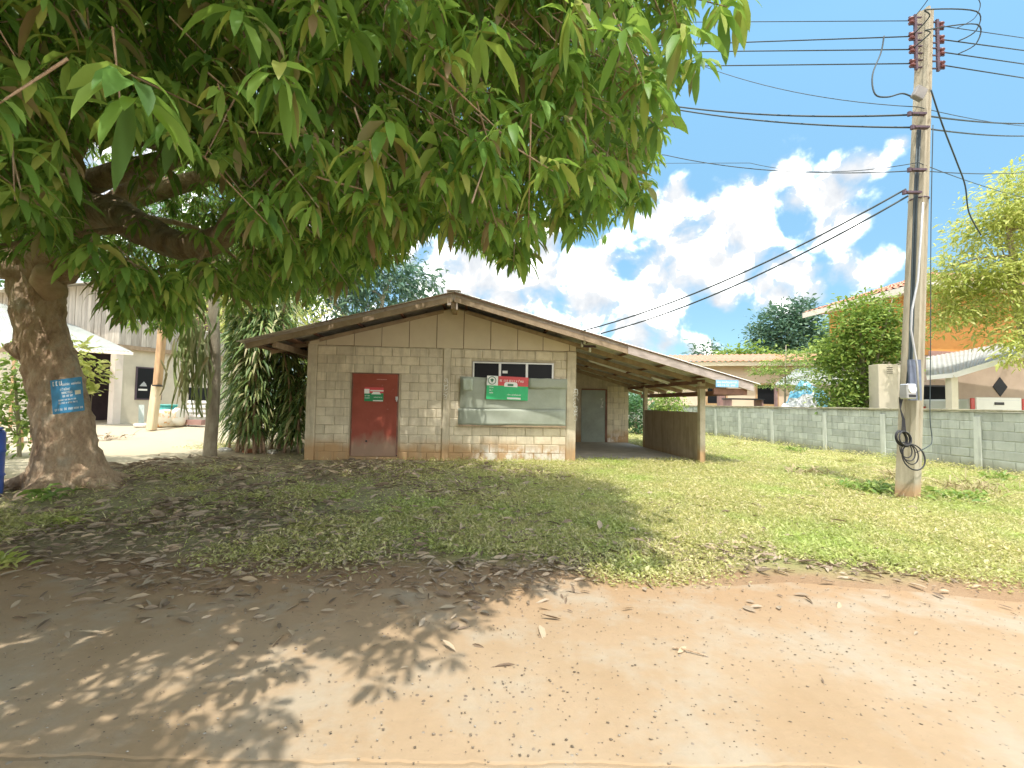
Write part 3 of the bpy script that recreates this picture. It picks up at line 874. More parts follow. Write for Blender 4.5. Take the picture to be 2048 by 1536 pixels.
# lower timber under the left rake and the ridge beam end with its bracket
rake(.25, RU - .25, -.05, -.07, .01, MT['rafter'], 'rafter'); rake(RU + .25, LW + .1, -.05, -.07, .01, MT['rafter'], 'rafter')
MB().span((RU - .05, V0 + .02, RZ - .16), (RU + .05, .02, RZ - .02)).build('ridge_beam', MT['rafter'], shed)
rb = MB(); rb.span((RU - .13, V0 - .02, RZ - .10), (RU - .055, V0 + .1, RZ + .0)); rb.span((RU + .055, V0 - .012, RZ - .19), (RU + .09, V0 + .05, RZ - .01)); rb.build('bracket', MT['rakewood'], shed)
# left eave underside boards
for i in range(3):
    u_ = EL_ + .08 + i * .3
    MB().beam((u_, V0 + .1, roofz(u_) + .075), (u_, 5.8, roofz(u_) + .075), .26, .018).build('soffit_board', MT['darkwood'], shed)
MB().beam((-.42, V0 + .03, roofz(-.4) - .06), (-.42, 5.8, roofz(-.4) - .06), .07, .12).build('eave_beam', MT['rafter'], shed)

# carport
pu = W(1403, 850, -.1)[0]
MB().span((pu - .07, -.17, -.3), (pu + .06, -.04, roofz(pu) - .025)).build('post', MT['post'], shed, bevel=.008)
MB().span((pu - .10, -.19, roofz(pu) - .19), (pu + .10, -.02, roofz(pu) - .13)).build('post_collar', MT['rafter'], shed)
MB().span((pu - .06, 3.30, -.3), (pu + .05, 3.42, roofz(pu) - .025)).build('post', MT['post'], shed, bevel=.008)
MB().span((pu - .045, -.035, -.2), (pu + .035, 3.295, 1.16)).build('half_wall', MT['halfwall'], shed, bevel=.01)
MB().span((ER - .16, V0 + .06, roofz(ER) - .10), (ER - .09, 5.6, roofz(ER) + .02)).build('eave_beam', MT['darkwood'], shed)
MB().span((pu - .02, V0 + .03, roofz(ER) - .10), (ER - .165, V0 + .09, roofz(ER) + .035)).build('front_beam', MT['darkwood'], shed)
MB().beam((pu, -.2, roofz(pu) - .02 + .0), (pu, 5.6, roofz(pu) - .02), .06, .09).build('eave_beam', MT['darkwood'], shed)
MB().span((LW + .002, .3, -.08), (pu - .05, 4.88, .025)).build('floor_slab', MT['slab'], shed, bevel=.01)
wu1 = W(1257, 850, 4.9)[0]
wd0, wdt = W(1163, 780, 4.9); wd1, _ = W(1212, 781, 4.9); wd0 = max(wd0, LW + .05)
MB().prism([(LW + .002, -.1), (wu1, -.1), (wu1, roofz(wu1) + .13), (LW + .002, roofz(LW) + .13)], 4.912, 5.0).build('wing_wall', MT['mortar'], shed)
lay_blocks(shed, SHED_BLOCKS, wd1 + .05, wu1, .03, 11, [], 4.9, .19, top=lambda x: roofz(x) - .12)
wdr = MB().span((wd0, 4.87, .03), (wd1 - .03, 4.905, wdt)).build('side_door', MT['wingdoor'], shed)
MB().span((wd1 - .028, 4.85, .03), (wd1 + .03, 4.906, wdt + .04)).span((wd0, 4.85, wdt + .002), (wd1 - .03, 4.906, wdt + .05)).build('door_frame', MT['darkwood'], shed)
mk = W(1204, 800, 4.86); scrawl(mk[0], mk[1] - .25, mk[1] + .05, 9, 4.862).build('painted_mark', MT['white'], wdr)
MB().span((wu1, 5.0, -.1), (wu1 - .1, 6, roofz(wu1) - .04)).build('wing_wall', MT['mortar'], shed)
# tube lamps below the purlins
for (pa, pb, v) in (((1178, 742), (1256, 761), 1.5), ((1306, 764), (1342, 773), 1.3)):
    ua, _ = W(*pa, v); ub, _ = W(*pb, v)
    t_ = MB(); t_.beam((ua, v + .1, roofz(ua) - .01), (ub, v + .1, roofz(ub) - .01), .05, .03); t_.tube([(ua + .03, v + .1, roofz(ua) - .045), (ub - .03, v + .1, roofz(ub) - .045)], .014, 8)
    t_.build('tube_lamp', MT['white'], shed)
# service entry: bracket with porcelain insulators at the corner
q = W(1166, 690, -.15)
sb = MB(); sb.span((q[0] - .04, -.16, q[1] - .05), (q[0] + .3, -.13, q[1] + .0)); sb.tube([(q[0] - .15, -.6, q[1] + .2), (q[0], -.15, q[1] - .02)], .012, 6)
br = sb.build('service_bracket', MT['rack'], shed)
for k, (px, py) in enumerate(((1164, 690), (1180, 700), (1169, 684))):
    q_ = W(px, py, -.2); MB().tube([(q_[0], -.2, q_[1] - .05), (q_[0], -.2, q_[1] - .02), (q_[0], -.2, q_[1] + .02), (q_[0], -.2, q_[1] + .05)], [.018, .03, .022, .028], 10).build('insulator', MT['porc'], br)


def marks(m, x0, x1, z, h, v, seed, kind=0, th=.0015):
    """one row of small letter-like strokes in an upright plane (x, z) at depth v"""
    rg = random.Random(seed); x = x0
    while x < x1:
        w = h * rg.uniform(.45, .75)
        if x + w > x1: break
        b = h * .17
        c = rg.randrange(5)
        m.span((x, v - th, z), (x + b, v, z + h))
        if c in (0, 1, 4): m.span((x + w - b, v - th, z), (x + w, v, z + h))
        if c in (0, 2, 3): m.span((x + b, v - th, z + h - b), (x + w - b, v, z + h))
        if c in (1, 3): m.span((x + b, v - th, z), (x + w - b, v, z + b))
        if c == 4: m.span((x + b, v - th, z + h * .4), (x + w - b, v, z + h * .4 + b))
        if rg.random() < .25: m.span((x + b, v - th, z + h * 1.15), (x + w - b, v, z + h * 1.15 + b))
        x += w + h * .22 + (h * .5 if rg.random() < .12 else 0)
    return m


GREENP = mat('print_green', (.02, .34, .11), (.018, .30, .095), 12, .5, 0)
REDP = mat('print_red', (.52, .045, .05), (.46, .04, .045), 12, .5, 0)
WHITEP = mat('print_white', (.80, .80, .76), (.76, .76, .72), 12, .5, 0)
DGREENP = mat('print_dark_green', (.02, .10, .05), (.015, .08, .04), 12, .5, 0)
BLUEP = mat('print_blue', (.02, .16, .36), (.018, .13, .30), 9, .45, .05)
PALEBLUE = mat('print_sky_blue', (.16, .38, .72), (.12, .32, .65), 14, .4, 0)

# banner on the window boards
bp = [W(973, 751, -.1), W(1056, 755, -.1), W(1055, 803, -.1), W(972, 798, -.1)]
bw = bp[1][0] - bp[0][0]; bh = bp[0][1] - bp[3][1]
ban = thing('notice_banner', 'red and green printed banner with round emblem, fixed over the window boards', 'banner', SO + su * bp[0][0] + sv * -.1 + Vector((0, 0, bp[3][1])), SY)
ban.rotation_euler = (0, R(1.5), SY)
MB().span((0, -.004, 0), (bw, .004, bh)).build('sheet', GREENP, ban)
hb = bh * .60
MB().span((bw * .27, -.006, hb), (bw, -.0045, bh)).build('red_band', REDP, ban)
MB().span((0, -.006, hb - .005), (bw * .265, -.0045, bh)).build('white_corner', WHITEP, ban)
em = MB(); cxm, czm = bw * .125, hb + (bh - hb) * .5
ring = [(cxm + .085 * math.cos(a_ * math.pi / 10), -.008, czm + .085 * math.sin(a_ * math.pi / 10)) for a_ in range(21)]
em.tube(ring, .009, 4, cap=False); em.prism([(cxm - .04, czm + .02), (cxm, czm - .05), (cxm + .04, czm + .02), (cxm, czm + .045)], -.0085, -.0065)
em.build('emblem', DGREENP, ban)
lt = MB(); marks(lt, bw * .31, bw * .88, hb + (bh - hb) * .42, .045, -.0062, 1); marks(lt, bw * .07, bw * .18, hb * .80, .028, -.0042, 2); marks(lt, bw * .07, bw * .16, hb * .60, .028, -.0042, 3); marks(lt, bw * .07, bw * .17, hb * .42, .028, -.0042, 4)
marks(lt, bw * .5, bw * .86, hb * .33, .025, -.0042, 5); lt.span((bw * .5, -.0058, hb * .06), (bw * .83, -.0042, hb * .19))
tag(lt.build('lettering', WHITEP, ban), kind='stuff')
pl = MB(); n = 14; pp = [(bw * .42, hb - .02), (bw * .74, hb - .02), (bw * .74, hb + .035)] + [(bw * .74 - .05 + .05 * math.cos(t), hb + .035 + .05 * math.sin(t)) for t in (0.5, 1.0, 1.57)] + [(bw * .42 + .05 - .05 * math.cos(t), hb + .035 + .05 * math.sin(t)) for t in (1.57, 1.0, .5)] + [(bw * .42, hb + .035)]
pl.prism(pp, -.0085, -.0065); pl.build('white_plate', WHITEP, ban)
MB().span((bw * .50, -.0105, hb + .0), (bw * .64, -.0088, hb + .045)).build('plate_mark', DGREENP, ban)

# small notice on the red door
np_ = [W(729, 775, -.03), W(767, 775, -.03), W(767, 803, -.03)]
nw = np_[1][0] - np_[0][0]; nh = np_[1][1] - np_[2][1]
nt_ = thing('door_notice', 'small red, white and green paper notice stuck on the red door', 'notice', SO + su * np_[0][0] + sv * -.0185 + Vector((0, 0, np_[2][1])), SY)
MB().span((0, 0, 0), (nw, .004, nh * .58)).build('green_sheet', mat('print_deep_green', (.015, .17, .06), (.012, .14, .05), 20, .5, 0), nt_)
MB().span((.0, 0, nh * .585), (nw, .004, nh)).build('red_band', REDP, nt_)
t_ = MB(); t_.span((-.005, -.003, nh * .55), (nw * .26, -.0005, nh * .88)); t_.span((nw * .30, -.003, nh * .72), (nw, -.0005, nh * .80)); t_.prism([(nw * .36, nh * .5), (nw * .88, nh * .5), (nw * .78, nh * .68), (nw * .46, nh * .68)], -.003, -.0005); t_.span((nw * .46, -.003, nh * .02), (nw * .98, -.0005, nh * .09))
marks(t_, .01, nw * .3, nh * .36, .02, -.0005, 3); marks(t_, .01, nw * .3, nh * .2, .02, -.0005, 8); marks(t_, nw * .5, nw * .95, nh * .26, .018, -.0005, 4)
tag(t_.build('lettering', WHITEP, nt_), kind='stuff')

# blue sign under the carport's eave
bs0 = W(1430, 760, V0 - .02); bs1 = W(1475, 775, V0 - .02)
sg = thing('blue_sign', 'small pale blue sign with white lettering below the carport eave', 'sign', SO + su * bs0[0] + sv * (V0 - .058) + Vector((0, 0, bs1[1])), SY)
sw, sh_ = bs1[0] - bs0[0], bs0[1] - bs1[1]
MB().span((0, 0, 0), (sw, .012, sh_)).build('plate', PALEBLUE, sg)
t_ = MB(); marks(t_, .02, sw - .02, sh_ * .55, sh_ * .25, -.0005, 11); marks(t_, .04, sw - .05, sh_ * .14, sh_ * .25, -.0005, 12); tag(t_.build('lettering', WHITEP, sg), kind='stuff')

# ------------------------------------------------------------------ boundary wall on the right
FANG = math.atan2(1, FB)                       # direction along the wall, away from the camera
fence = thing('boundary_wall', 'long grey cement block boundary wall with mossy top right of the shed', 'wall', (FA, 0, 0), FANG - math.pi)
# local x runs towards the camera (decreasing world y), local -y faces the grass
fl = math.sqrt(1 + FB * FB)


def fx(Y): return -Y * fl


def fpt(px):                                  # world Y where the wall is seen at pixel x (on the horizon)
    return (FPX * FA) / (px - CX - FPX * FB)


F0, F1 = 5.0, 32.0
zf = -.02; HF = 1.40
MB().span((fx(F1), .012, -.3), (fx(F0), .09, zf + HF)).build('wall', wall_mat('boundary_mortar', (.37, .395, .345), (.29, .315, .275), (.11, .105, .06), .12, objvar=.02, top=1.62), fence)
FB_M = block_meshes(5, .386, .05, .186)
for m_ in FB_M: m_.materials.append(MT['fence'])
posts = [fpt(x) for x in (2048 + 195, 1955, 1766, 1650, 1545, 1480, 1432)]
ys_ = [F0] + posts + [22.0]
for i in range(len(ys_) - 1):
    a_, b_ = ys_[i], ys_[i + 1]
    if a_ > 21.5 or b_ < 8: continue
    lay_blocks(fence, FB_M, fx(b_) + .06, fx(a_) - .06, zf, 7, [], 0, .2, lx=.4)
for Y_ in posts + [22.1, 24.1, 26.1, 28.1]:
    MB().span((fx(Y_) - .07, -.03, -.2), (fx(Y_) + .07, .1, zf + HF - .10)).build('post', MT['fencepost'], fence, bevel=.006)
x_ = fx(F1); k = 0
while x_ < fx(F0):
    MB().span((x_ + .004, -.04, zf + HF + .004 + random.uniform(0, .006)), (x_ + 1.196, .13, zf + HF + .055 + random.uniform(-.004, .012))).build('coping', MT['fencecap'], fence, bevel=.012)
    x_ += 1.2

# ------------------------------------------------------------------ utility pole, wires and boxes
pb = G(1831, 1004)
PX, PY, PZ = pb.x + .02, pb.y + .16, float(gh(pb.x, pb.y))
ptop = P(1851, 22, PY)
pole = thing('utility_pole', 'tall square concrete power pole with grooved faces standing in the grass', 'pole', (PX, PY, 0))
ta = Vector((ptop.x - PX, 0, ptop.z))


def pole_at(z): return Vector((PX, PY, 0)) + ta * (z / ta.z)


def pole_r(z): return (.148 - .05 * max(z, 0) / ta.z)


PROT = R(27)
pm = MB(); prof = [(-1, -1), (-.42, -1), (-.34, -.80), (.34, -.80), (.42, -1), (1, -1), (1, -.42), (.8, -.34), (.8, .34), (1, .42), (1, 1), (.42, 1), (.34, .8), (-.34, .8), (-.42, 1), (-1, 1), (-1, .42), (-.8, .34), (-.8, -.34), (-1, -.42)]
vs = []; K = 12; zs = [-.3 + (ta.z + .3) * i / K for i in range(K + 1)]
for z in zs:
    c = ta * (z / ta.z); r = pole_r(z) * .78
    for (a_, b_) in prof:
        g_ = 1.0 if z > 1.2 else 0.0
        sgn = lambda t: (1 if t > 0 else -1)
        a2, b2 = a_, b_
        if z < 1.0:
            if abs(a_) == .8: a2 = sgn(a_) * 1.0
            if abs(b_) == .8: b2 = sgn(b_) * 1.0
        vs.append((c.x + r * (a2 * math.cos(PROT) - b2 * math.sin(PROT)), c.y + r * (a2 * math.sin(PROT) + b2 * math.cos(PROT)), c.z))
n = len(prof); fs = [(i * n + j, i * n + (j + 1) % n, (i + 1) * n + (j + 1) % n, (i + 1) * n + j) for i in range(K) for j in range(n)] + [tuple(range(n))[::-1], tuple(K * n + j for j in range(n))]
MT['pole'] = mat('pole_concrete', (.48, .43, .33), (.36, .32, .25), 6, .9, .35, stretch=(2, 2, .4), spots=((.25, .22, .18), 9, .66))
pmm, ntp, bp_, _o = newmat('pole_concrete_base')
xp, yp, zp = pos(ntp); f_ = noise_node(ntp, 6, 6, .6, stretch=(2, 2, .4)); c_ = ramp(ntp, f_, [(.32, (.20, .172, .12)), (.66, (.30, .262, .185))])
kz = mth(ntp, 'MULTIPLY', mth(ntp, 'SUBTRACT', mth(ntp, 'ADD', .22, mth(ntp, 'MULTIPLY', noise_node(ntp, 4), .35)), zp), 5, clamp=True)
c_ = mixc(ntp, mth(ntp, 'MULTIPLY', kz, .75), c_, (.30, .15, .065)); ntp.links.new(c_, bp_.inputs['Base Color']); bp_.inputs['Roughness'].default_value = .92
bump(ntp, bp_, noise_node(ntp, 40, 6, .7), .4, .01)
MB().add(vs, fs).build('shaft', pmm, pole)


def pole_pt(px, py, dy=0.0):
    return P(px, py, PY + dy)


# insulator racks
wire_l, wire_r = [], []
for side, ys4 in ((-1, (46, 77, 103, 131)), (1, (55, 82, 107, 133))):
    zt = [pole_pt(1850, y).z for y in ys4]
    xo = side * (pole_r(7) + .07)
    b_ = MB(); cx_ = pole_at(zt[1]).x + xo
    b_.span((cx_ - .02 - PX, -.05, zt[3] - .1), (cx_ + .02 - PX, -.02, zt[0] + .1))
    rk = b_.build('insulator_rack', MT['rack'], pole)
    for z in zt:
        m_ = MB(); m_.span((cx_ - PX - .10, -.045, z + .05), (cx_ - PX + .10, -.025, z + .065)); m_.span((cx_ - PX - .10, -.045, z - .065), (cx_ - PX + .10, -.025, z - .05)); m_.build('bracket', MT['rack'], rk)
        xx = cx_ - PX + side * .06
        MB().tube([(xx, -.035, z - .05), (xx, -.035, z - .03), (xx, -.035, z), (xx, -.035, z + .03), (xx, -.035, z + .05)], [.035, .045, .026, .045, .035], 10).build('insulator', MT['insul'], rk)
        (wire_l if side < 0 else wire_r).append(Vector((PX + xx, PY - .035, z)))
# lower cable clamps
for (px, py) in ((1836, 228), (1842, 255), (1836, 340), (1826, 385)):
    p_ = pole_pt(px, py, -.2); b_ = MB(); b_.box((p_.x - PX, p_.y - PY, p_.z), (.22, .06, .03)); b_.tube([(p_.x - PX - .13, p_.y - PY, p_.z - .03), (p_.x - PX - .13, p_.y - PY, p_.z + .03)], .028, 8)
    b_.build('cable_clamp', MT['rack'], pole)
p_ = pole_pt(1838, 187, -.25)
MB().box((p_.x - PX, p_.y - PY, p_.z), (.16, .08, .19), Matrix.Rotation(R(28), 3, 'Y')).build('junction_box', mat('old_grey_box', (.16, .15, .14), (.11, .105, .1), 8, .7, .1), pole, bevel=.01)
zz = [pole_pt(1840, y).z for y in (400, 440, 500, 560)]
for z in zz[:1]:
    MB().tube([Vector((pole_at(z).x - PX + (pole_r(z) * 1.02) * math.cos(t), (pole_r(z) * 1.02) * math.sin(t), z)) for t in np.linspace(0, 2 * math.pi, 13)], .012, 4, False).build('band', MT['rack'], pole)


def sag(a, b, s, n=14):
    a, b = Vector(a), Vector(b)
    return [a.lerp(b, t) - Vector((0, 0, s * 4 * t * (1 - t))) for t in [i / n for i in range(n + 1)]]


def wire(name, paths, r, label, cat='cable', group=None):
    m = MB()
    for p_ in paths:
        if 3 < len(p_) < 9: p_, _r = spline(p_, [r] * len(p_), 6)
        m.tube(p_, r, 6, True)
    return tag(m.build(name, MT['wire'], None, True), label, cat, group)


GW = 'power lines strung over the road side'
ords = ['topmost', 'second', 'third', 'lowest']
for k in range(4):
    le = P((1420, 1420, 1420, 1380)[k], (44, 87, 103, 132)[k], PY + .9)
    d_ = (le - wire_l[k]); le2 = wire_l[k] + d_ * 7.0
    re = P(2048, (76, 101, 128, 156)[k], PY + 1.2); d2 = re - wire_r[k]; re2 = wire_r[k] + d2 * 5.0
    jump = []
    if k < 3:
        a_, b_ = wire_l[k], wire_r[k]
        jump = [[a_, a_ + Vector((.05, -.25, .15 - .05 * k)), Vector((PX + .1, PY - .38, a_.z + .22 - .1 * k)), b_ + Vector((.35, -.2, .28)), b_ + Vector((.42, -.12, .05)), b_ + Vector((.25, 0, -.03))]]
    wire('power_line', [[wire_l[k], le, le2], [wire_r[k], re, re2]] + jump, .009 if k else .006, f'{ords[k]} of the four wires tied to insulators at the pole head' if k else 'thin topmost of the four wires tied to insulators at the pole head', 'power line', GW)
GC = 'lower cables clamped to the pole'
lows = [((1835, 229), (1345, 212), (2048, 247), .014, 'upper thick black cable clamped low on the pole, running along the road'),
        ((1838, 255), (1335, 216), (2048, 272), .013, 'lower thick black cable clamped just under another one'),
        ((1836, 214), (1400, 130), (2048, 252), .006, 'thin grey cable crossing down from the tree crown to the pole'),
        ((1836, 325), (1500, 326), (2048, 395), .006, 'thin cable meeting the pole above the house drops'),
        ((1836, 341), (1330, 310), (2048, 345), .008, 'sagging thin cable below the thick cables, left of the pole')]
for (a_, l_, r_, rad, lab) in lows:
    pa = pole_pt(*a_, -.22); pl_ = P(*l_, PY + 2.0); pr_ = P(*r_, PY + 3.0)
    pts = sag(pa, pl_, .10 if rad > .01 else .16) ; pts.append(pl_ + (pl_ - pa) * 3)
    ptr = sag(pa, pr_, .04); ptr.append(pr_ + (pr_ - pa) * 4)
    wire('cable', [pts, ptr], rad, lab, 'cable', GC)
for (a_, b_, lab) in (((1812, 378), (1168, 661), 'upper service wire falling from the pole to the shed roof corner'), ((1816, 392), (1202, 667), 'lower service wire falling from the pole to the shed eave')):
    pa = pole_pt(*a_, -.2); pb_ = SO + su * W(*b_, -.8)[0] + sv * -.8 + Vector((0, 0, W(*b_, -.8)[1]))
    wire('service_wire', [sag(pa, pb_, .22)], .015, lab, 'cable', 'service wires to the shed')
p1 = [pole_pt(1862, 180, -.2), P(1885, 250, PY), P(1912, 320, PY + .4), P(1930, 370, PY + .7), P(1938, 425, PY + 1), P(1962, 470, PY + 1.3)]
wire('hanging_cable', [p1], .011, 'twisted cable dangling from the pole towards the yellow green tree')
loop = [P(1768, 72, PY - .1), P(1762, 105, PY - .1), P(1745, 150, PY - .15), P(1750, 188, PY - .2), P(1775, 194, PY - .2), P(1805, 187, PY - .22), P(1828, 196, PY - .22)]
wire('loop_cable', [loop], .011, 'loose cable looping out left of the pole head into the box')
p2 = [pole_pt(1846, 405, -.24), pole_pt(1842, 470, -.25), pole_pt(1836, 560, -.27), pole_pt(1824, 620, -.28), pole_pt(1822, 660, -.28), pole_pt(1834, 730, -.28), pole_pt(1838, 800, -.28)]
cond = MB().tube(p2, .013, 6).build('conduit', MT['steel'], None, True); tag(cond, 'thin pale conduit running down the front of the pole', 'conduit')
m_ = MB()
for (x_, off) in ((1830, 0), (1827, .02), (1833, .03)):
    m_.tube([pole_pt(x_ + 8, 260, -.1 - off), pole_pt(x_ + 1, 400, -.12 - off), pole_pt(x_ - 4, 560, -.13 - off), pole_pt(x_ - 9, 720, -.16 - off), pole_pt(x_ - 14, 770, -.18 - off)], .010, 5)
tag(m_.build('cable_bundle', MT['wire'], None, True), 'bundle of dark cables strapped down the shaded side of the pole', 'cable')
wire('side_wire', [[P(1866, 250, PY - .05), P(1862, 450, PY - .08), P(1861, 700, PY - .1), P(1860, 830, PY - .12), P(1864, 880, PY - .15), P(1856, 893, PY - .28), P(1832, 905, PY - .32)]], .006, 'thin wire hanging along the right edge of the pole')

mb_ = pole_pt(1816, 783, -.30)
mbx = thing('meter_box', 'small grey electric meter box strapped to the pole', 'meter box', mb_)
MB().span((-.07, -.07, -.11), (.07, .07, .11)).build('case', MT['steel'], mbx, bevel=.015)
MB().tube([(0, -.085, .03), (0, -.068, .03)], .055, 14).build('dial', MT['porc'], mbx)
MB().span((-.05, -.075, -.085), (.05, -.0705, -.045)).build('label_plate', MT['black'], mbx)
bk = pole_pt(1829, 760, -.21); bx = thing('backing_board', 'dark weathered backing board behind the meter on the pole', 'board', bk)
MB().span((-.085, -.02, -.30), (.085, .02, .30)).build('board', mat('dark_blue_grey_board', (.10, .12, .17), (.07, .08, .12), 8, .8, .2), bx)

# coils of black cable hanging on the pole
coil = thing('cable_coil', 'coils of black cable hanging from the pole below the meter', 'cable coil', pole_pt(1812, 880, -.27))
def ringpts(c, rx, rz_, tilt, n=26, ph=0):
    return [Vector((c[0] + rx * math.cos(t), c[1] + tilt * math.sin(t), c[2] + rz_ * math.sin(t))) for t in [2 * math.pi * i / n + ph for i in range(n + 1)]]
for i in range(5):
    MB().tube(ringpts((-.05 + random.uniform(-.01, .01), -.02 * i + .03, .02 + random.uniform(-.01, .01)), .075 + .010 * (i % 3), .10 + .01 * (i % 2), .02), .010, 6, False).build('loop', MT['black'], coil, True)
for i in range(3):
    MB().tube(ringpts((-.03 + .02 * i, -.03 - .015 * i, -.14 - .03 * i), .085 + .012 * i, .11 + .015 * i, .02), .008, 6, False).build('loop', MT['black'], coil, True)
MB().tube(ringpts((.06, -.05, -.24), .16, .18, .04), .010, 6, False).build('loop', MT['black'], coil, True)
mm = MB()
for i in range(4): mm.tube([(-.06 + .02 * i, .0, .10), (-.02 + .01 * i, .03, .3), (-.03, .05, .45), (.02 * i - .02, .08, .62)], .006, 5)
mm.build('tail', MT['black'], coil)

# ------------------------------------------------------------------ mango tree
TB = P(137, 960, 6.75)
mango = thing('mango_tree', 'huge old mango tree with thick fluted trunk and crown overhanging the road', 'tree', (TB.x, TB.y, 0))
TO = Vector((TB.x, TB.y, 0))
TY = 6.75
prof_t = [(1010, 141, 1.02), (985, 139, .80), (955, 137, .62), (920, 135, .53), (880, 132, .475), (830, 126, .445), (780, 117, .425), (730, 103, .415), (690, 90, .40), (650, 80, .385), (600, 76, .40), (555, 78, .44), (520, 76, .42), (480, 72, .36)]
rg = random.Random(5)


def trunk_wob(i, a):
    hh = i / (len(prof_t) - 1)
    lob = .10 * math.cos(3 * a + .8) + .07 * math.cos(5 * a + 2.0) + .05 * math.cos(2 * a)
    flare = max(0, 1 - hh * 3.2)
    groove = -.30 * max(0, 1 - hh * 2.2) * math.exp(-((math.atan2(math.sin(a - GA), math.cos(a - GA))) / .22) ** 2)
    return 1 + lob * (.45 + 1.6 * flare) + groove + .03 * math.sin(9 * a + i * 1.3) + .02 * math.sin(i * 2.7 + 4 * a)


GA = 0.0
pts_t = [P(x, y, TY) - TO for (y, x, r) in prof_t]
# find the tube angle that faces the camera, a little to its left
def build_trunk():
    global GA
    m = MB(); m.tube(pts_t, [r * .74 for (_, _, r) in prof_t], 36, True)
    best = None
    for j in range(36):
        v = Vector(m.v[4 * 36 + j]) - pts_t[4]
        sc_ = v.normalized().dot(Vector((-.62, -.78, 0)))
        if best is None or sc_ > best[0]: best = (sc_, j)
    GA = 2 * math.pi * best[1] / 36
    m = MB(); m.tube(pts_t, [r * .74 for (_, _, r) in prof_t], 36, True, trunk_wob)
    o = m.build('trunk', MT['bark'], mango, True)
    md = o.modifiers.new('s', 'SUBSURF'); md.levels = 1; md.render_levels = 2
    tx = bpy.data.textures.new('bark_relief', 'CLOUDS'); tx.noise_scale = .16; tx.noise_depth = 3
    dm = o.modifiers.new('d', 'DISPLACE'); dm.texture = tx; dm.strength = .11; dm.mid_level = .5
    return o


trunk = build_trunk()


def branch(pix, rad, sides=14):
    pts, rr = spline([(P(*p) if len(p) == 3 and p[1] > -500 and p[0] > -5000 else Vector(p)) - TO for p in pix], rad)
    return MB().tube(pts, rr, sides, True, lambda i, a: 1 + .08 * math.sin(3 * a + i * .7) + .05 * math.sin(i * 1.9 + a)).build('branch', MT['bark'], mango, True)


limbs = [
    ([(60, 560, 6.75), (45, 430, 6.6), (20, 300, 6.4), (-20, 120, 6.1), (-40, -60, 5.9)], [.36, .32, .27, .2, .12]),
    ([(100, 540, 6.7), (150, 440, 6.2), (215, 425, 5.8), (280, 455, 5.4), (350, 490, 5.1), (415, 488, 4.9), (470, 455, 4.7), (600, 410, 4.5), (780, 360, 4.3)], [.32, .27, .215, .19, .165, .14, .10, .07, .035]),
    ([(90, 500, 6.7), (130, 400, 6.3), (230, 345, 5.7), (420, 300, 4.9), (500, 258, 4.5), (640, 190, 4.1), (860, 130, 3.7), (1080, 90, 3.5)], [.24, .19, .13, .08, .06, .045, .03, .015]),
    ([(80, 480, 6.6), (120, 330, 6.2), (180, 222, 5.7), (260, 195, 5.4), (380, 160, 5.0), (400, 100, 4.9), (350, 20, 4.8), (300, -90, 4.7)], [.28, .2, .15, .13, .11, .1, .085, .05]),
    ([(95, 520, 6.8), (260, 400, 7.2), (480, 340, 7.4), (720, 300, 7.2), (950, 290, 6.8)], [.25, .17, .12, .08, .035]),
    ([(110, 500, 6.7), (330, 330, 6.6), (620, 200, 6.4), (900, 110, 6.0), (1180, 60, 5.6)], [.16, .10, .06, .04, .02]),
    ([(60, 470, 6.6), (90, 250, 5.0), (200, 60, 3.9), (420, -60, 3.0)], [.25, .16, .11, .05]),
]
for px_, rd_ in limbs: branch(px_, rd_)
# cut limb stub and knot on the trunk
k0 = P(84, 560, TY - .26) - TO; k1 = P(88, 538, TY - .46) - TO
MB().tube([k0 + Vector((0, .2, -.15)), k0, k0.lerp(k1, .7), k1], [.17, .14, .11, .09], 14).build('cut_stub', mat('cut_wood', (.42, .28, .16), (.30, .19, .11), 8, .9, .4), mango, True)
k0 = P(40, 700, TY - .1) - TO; k1 = P(12, 692, TY - .15) - TO
MB().tube([k0 + Vector((.15, 0, 0)), k0, k1], [.2, .15, .05], 10).build('stub', MT['bark'], mango, True)


rg = random.Random(15)
for a_ in (-2.6, -1.35, -.35, .9, 2.2):
    L_ = rg.uniform(.55, .95); pts = []
    for k in range(6):
        t = k / 5; rr_ = .30 + L_ * t; aa = a_ + rg.uniform(-.12, .12) * k * .5
        x_, y_ = rr_ * math.cos(aa), rr_ * math.sin(aa)
        pts.append(Vector((pts_t[2].x + x_, pts_t[2].y + y_, float(gh(TO.x + x_, TO.y + y_)) + -.02 + .18 * (1 - t) ** 2 - .05 * t)))
    q_, rr = spline(pts, [.15, .12, .09, .065, .045, .02], 4)
    MB().tube(q_, rr, 10, True, lambda i, a: 1 + .1 * math.sin(3 * a + i)).build('root', MT['bark'], mango, True)


def inpoly(poly, x, y):
    n = len(poly); ins = np.zeros(len(x), bool); j = n - 1
    for i in range(n):
        xi, yi = poly[i]; xj, yj = poly[j]
        c = ((yi > y) != (yj > y)) & (x < (xj - xi) * (y - yi) / (yj - yi + 1e-12) + xi)
        ins ^= c; j = i
    return ins


def project(Pn):
    d = Pn - np.array(CAM)
    xc = d @ np.array(rt); yc = d @ np.array(up); zc = d @ np.array(fw)
    z = np.where(zc > .05, zc, .05)
    return CX + FPX * xc / z, CY - FPX * yc / z, zc


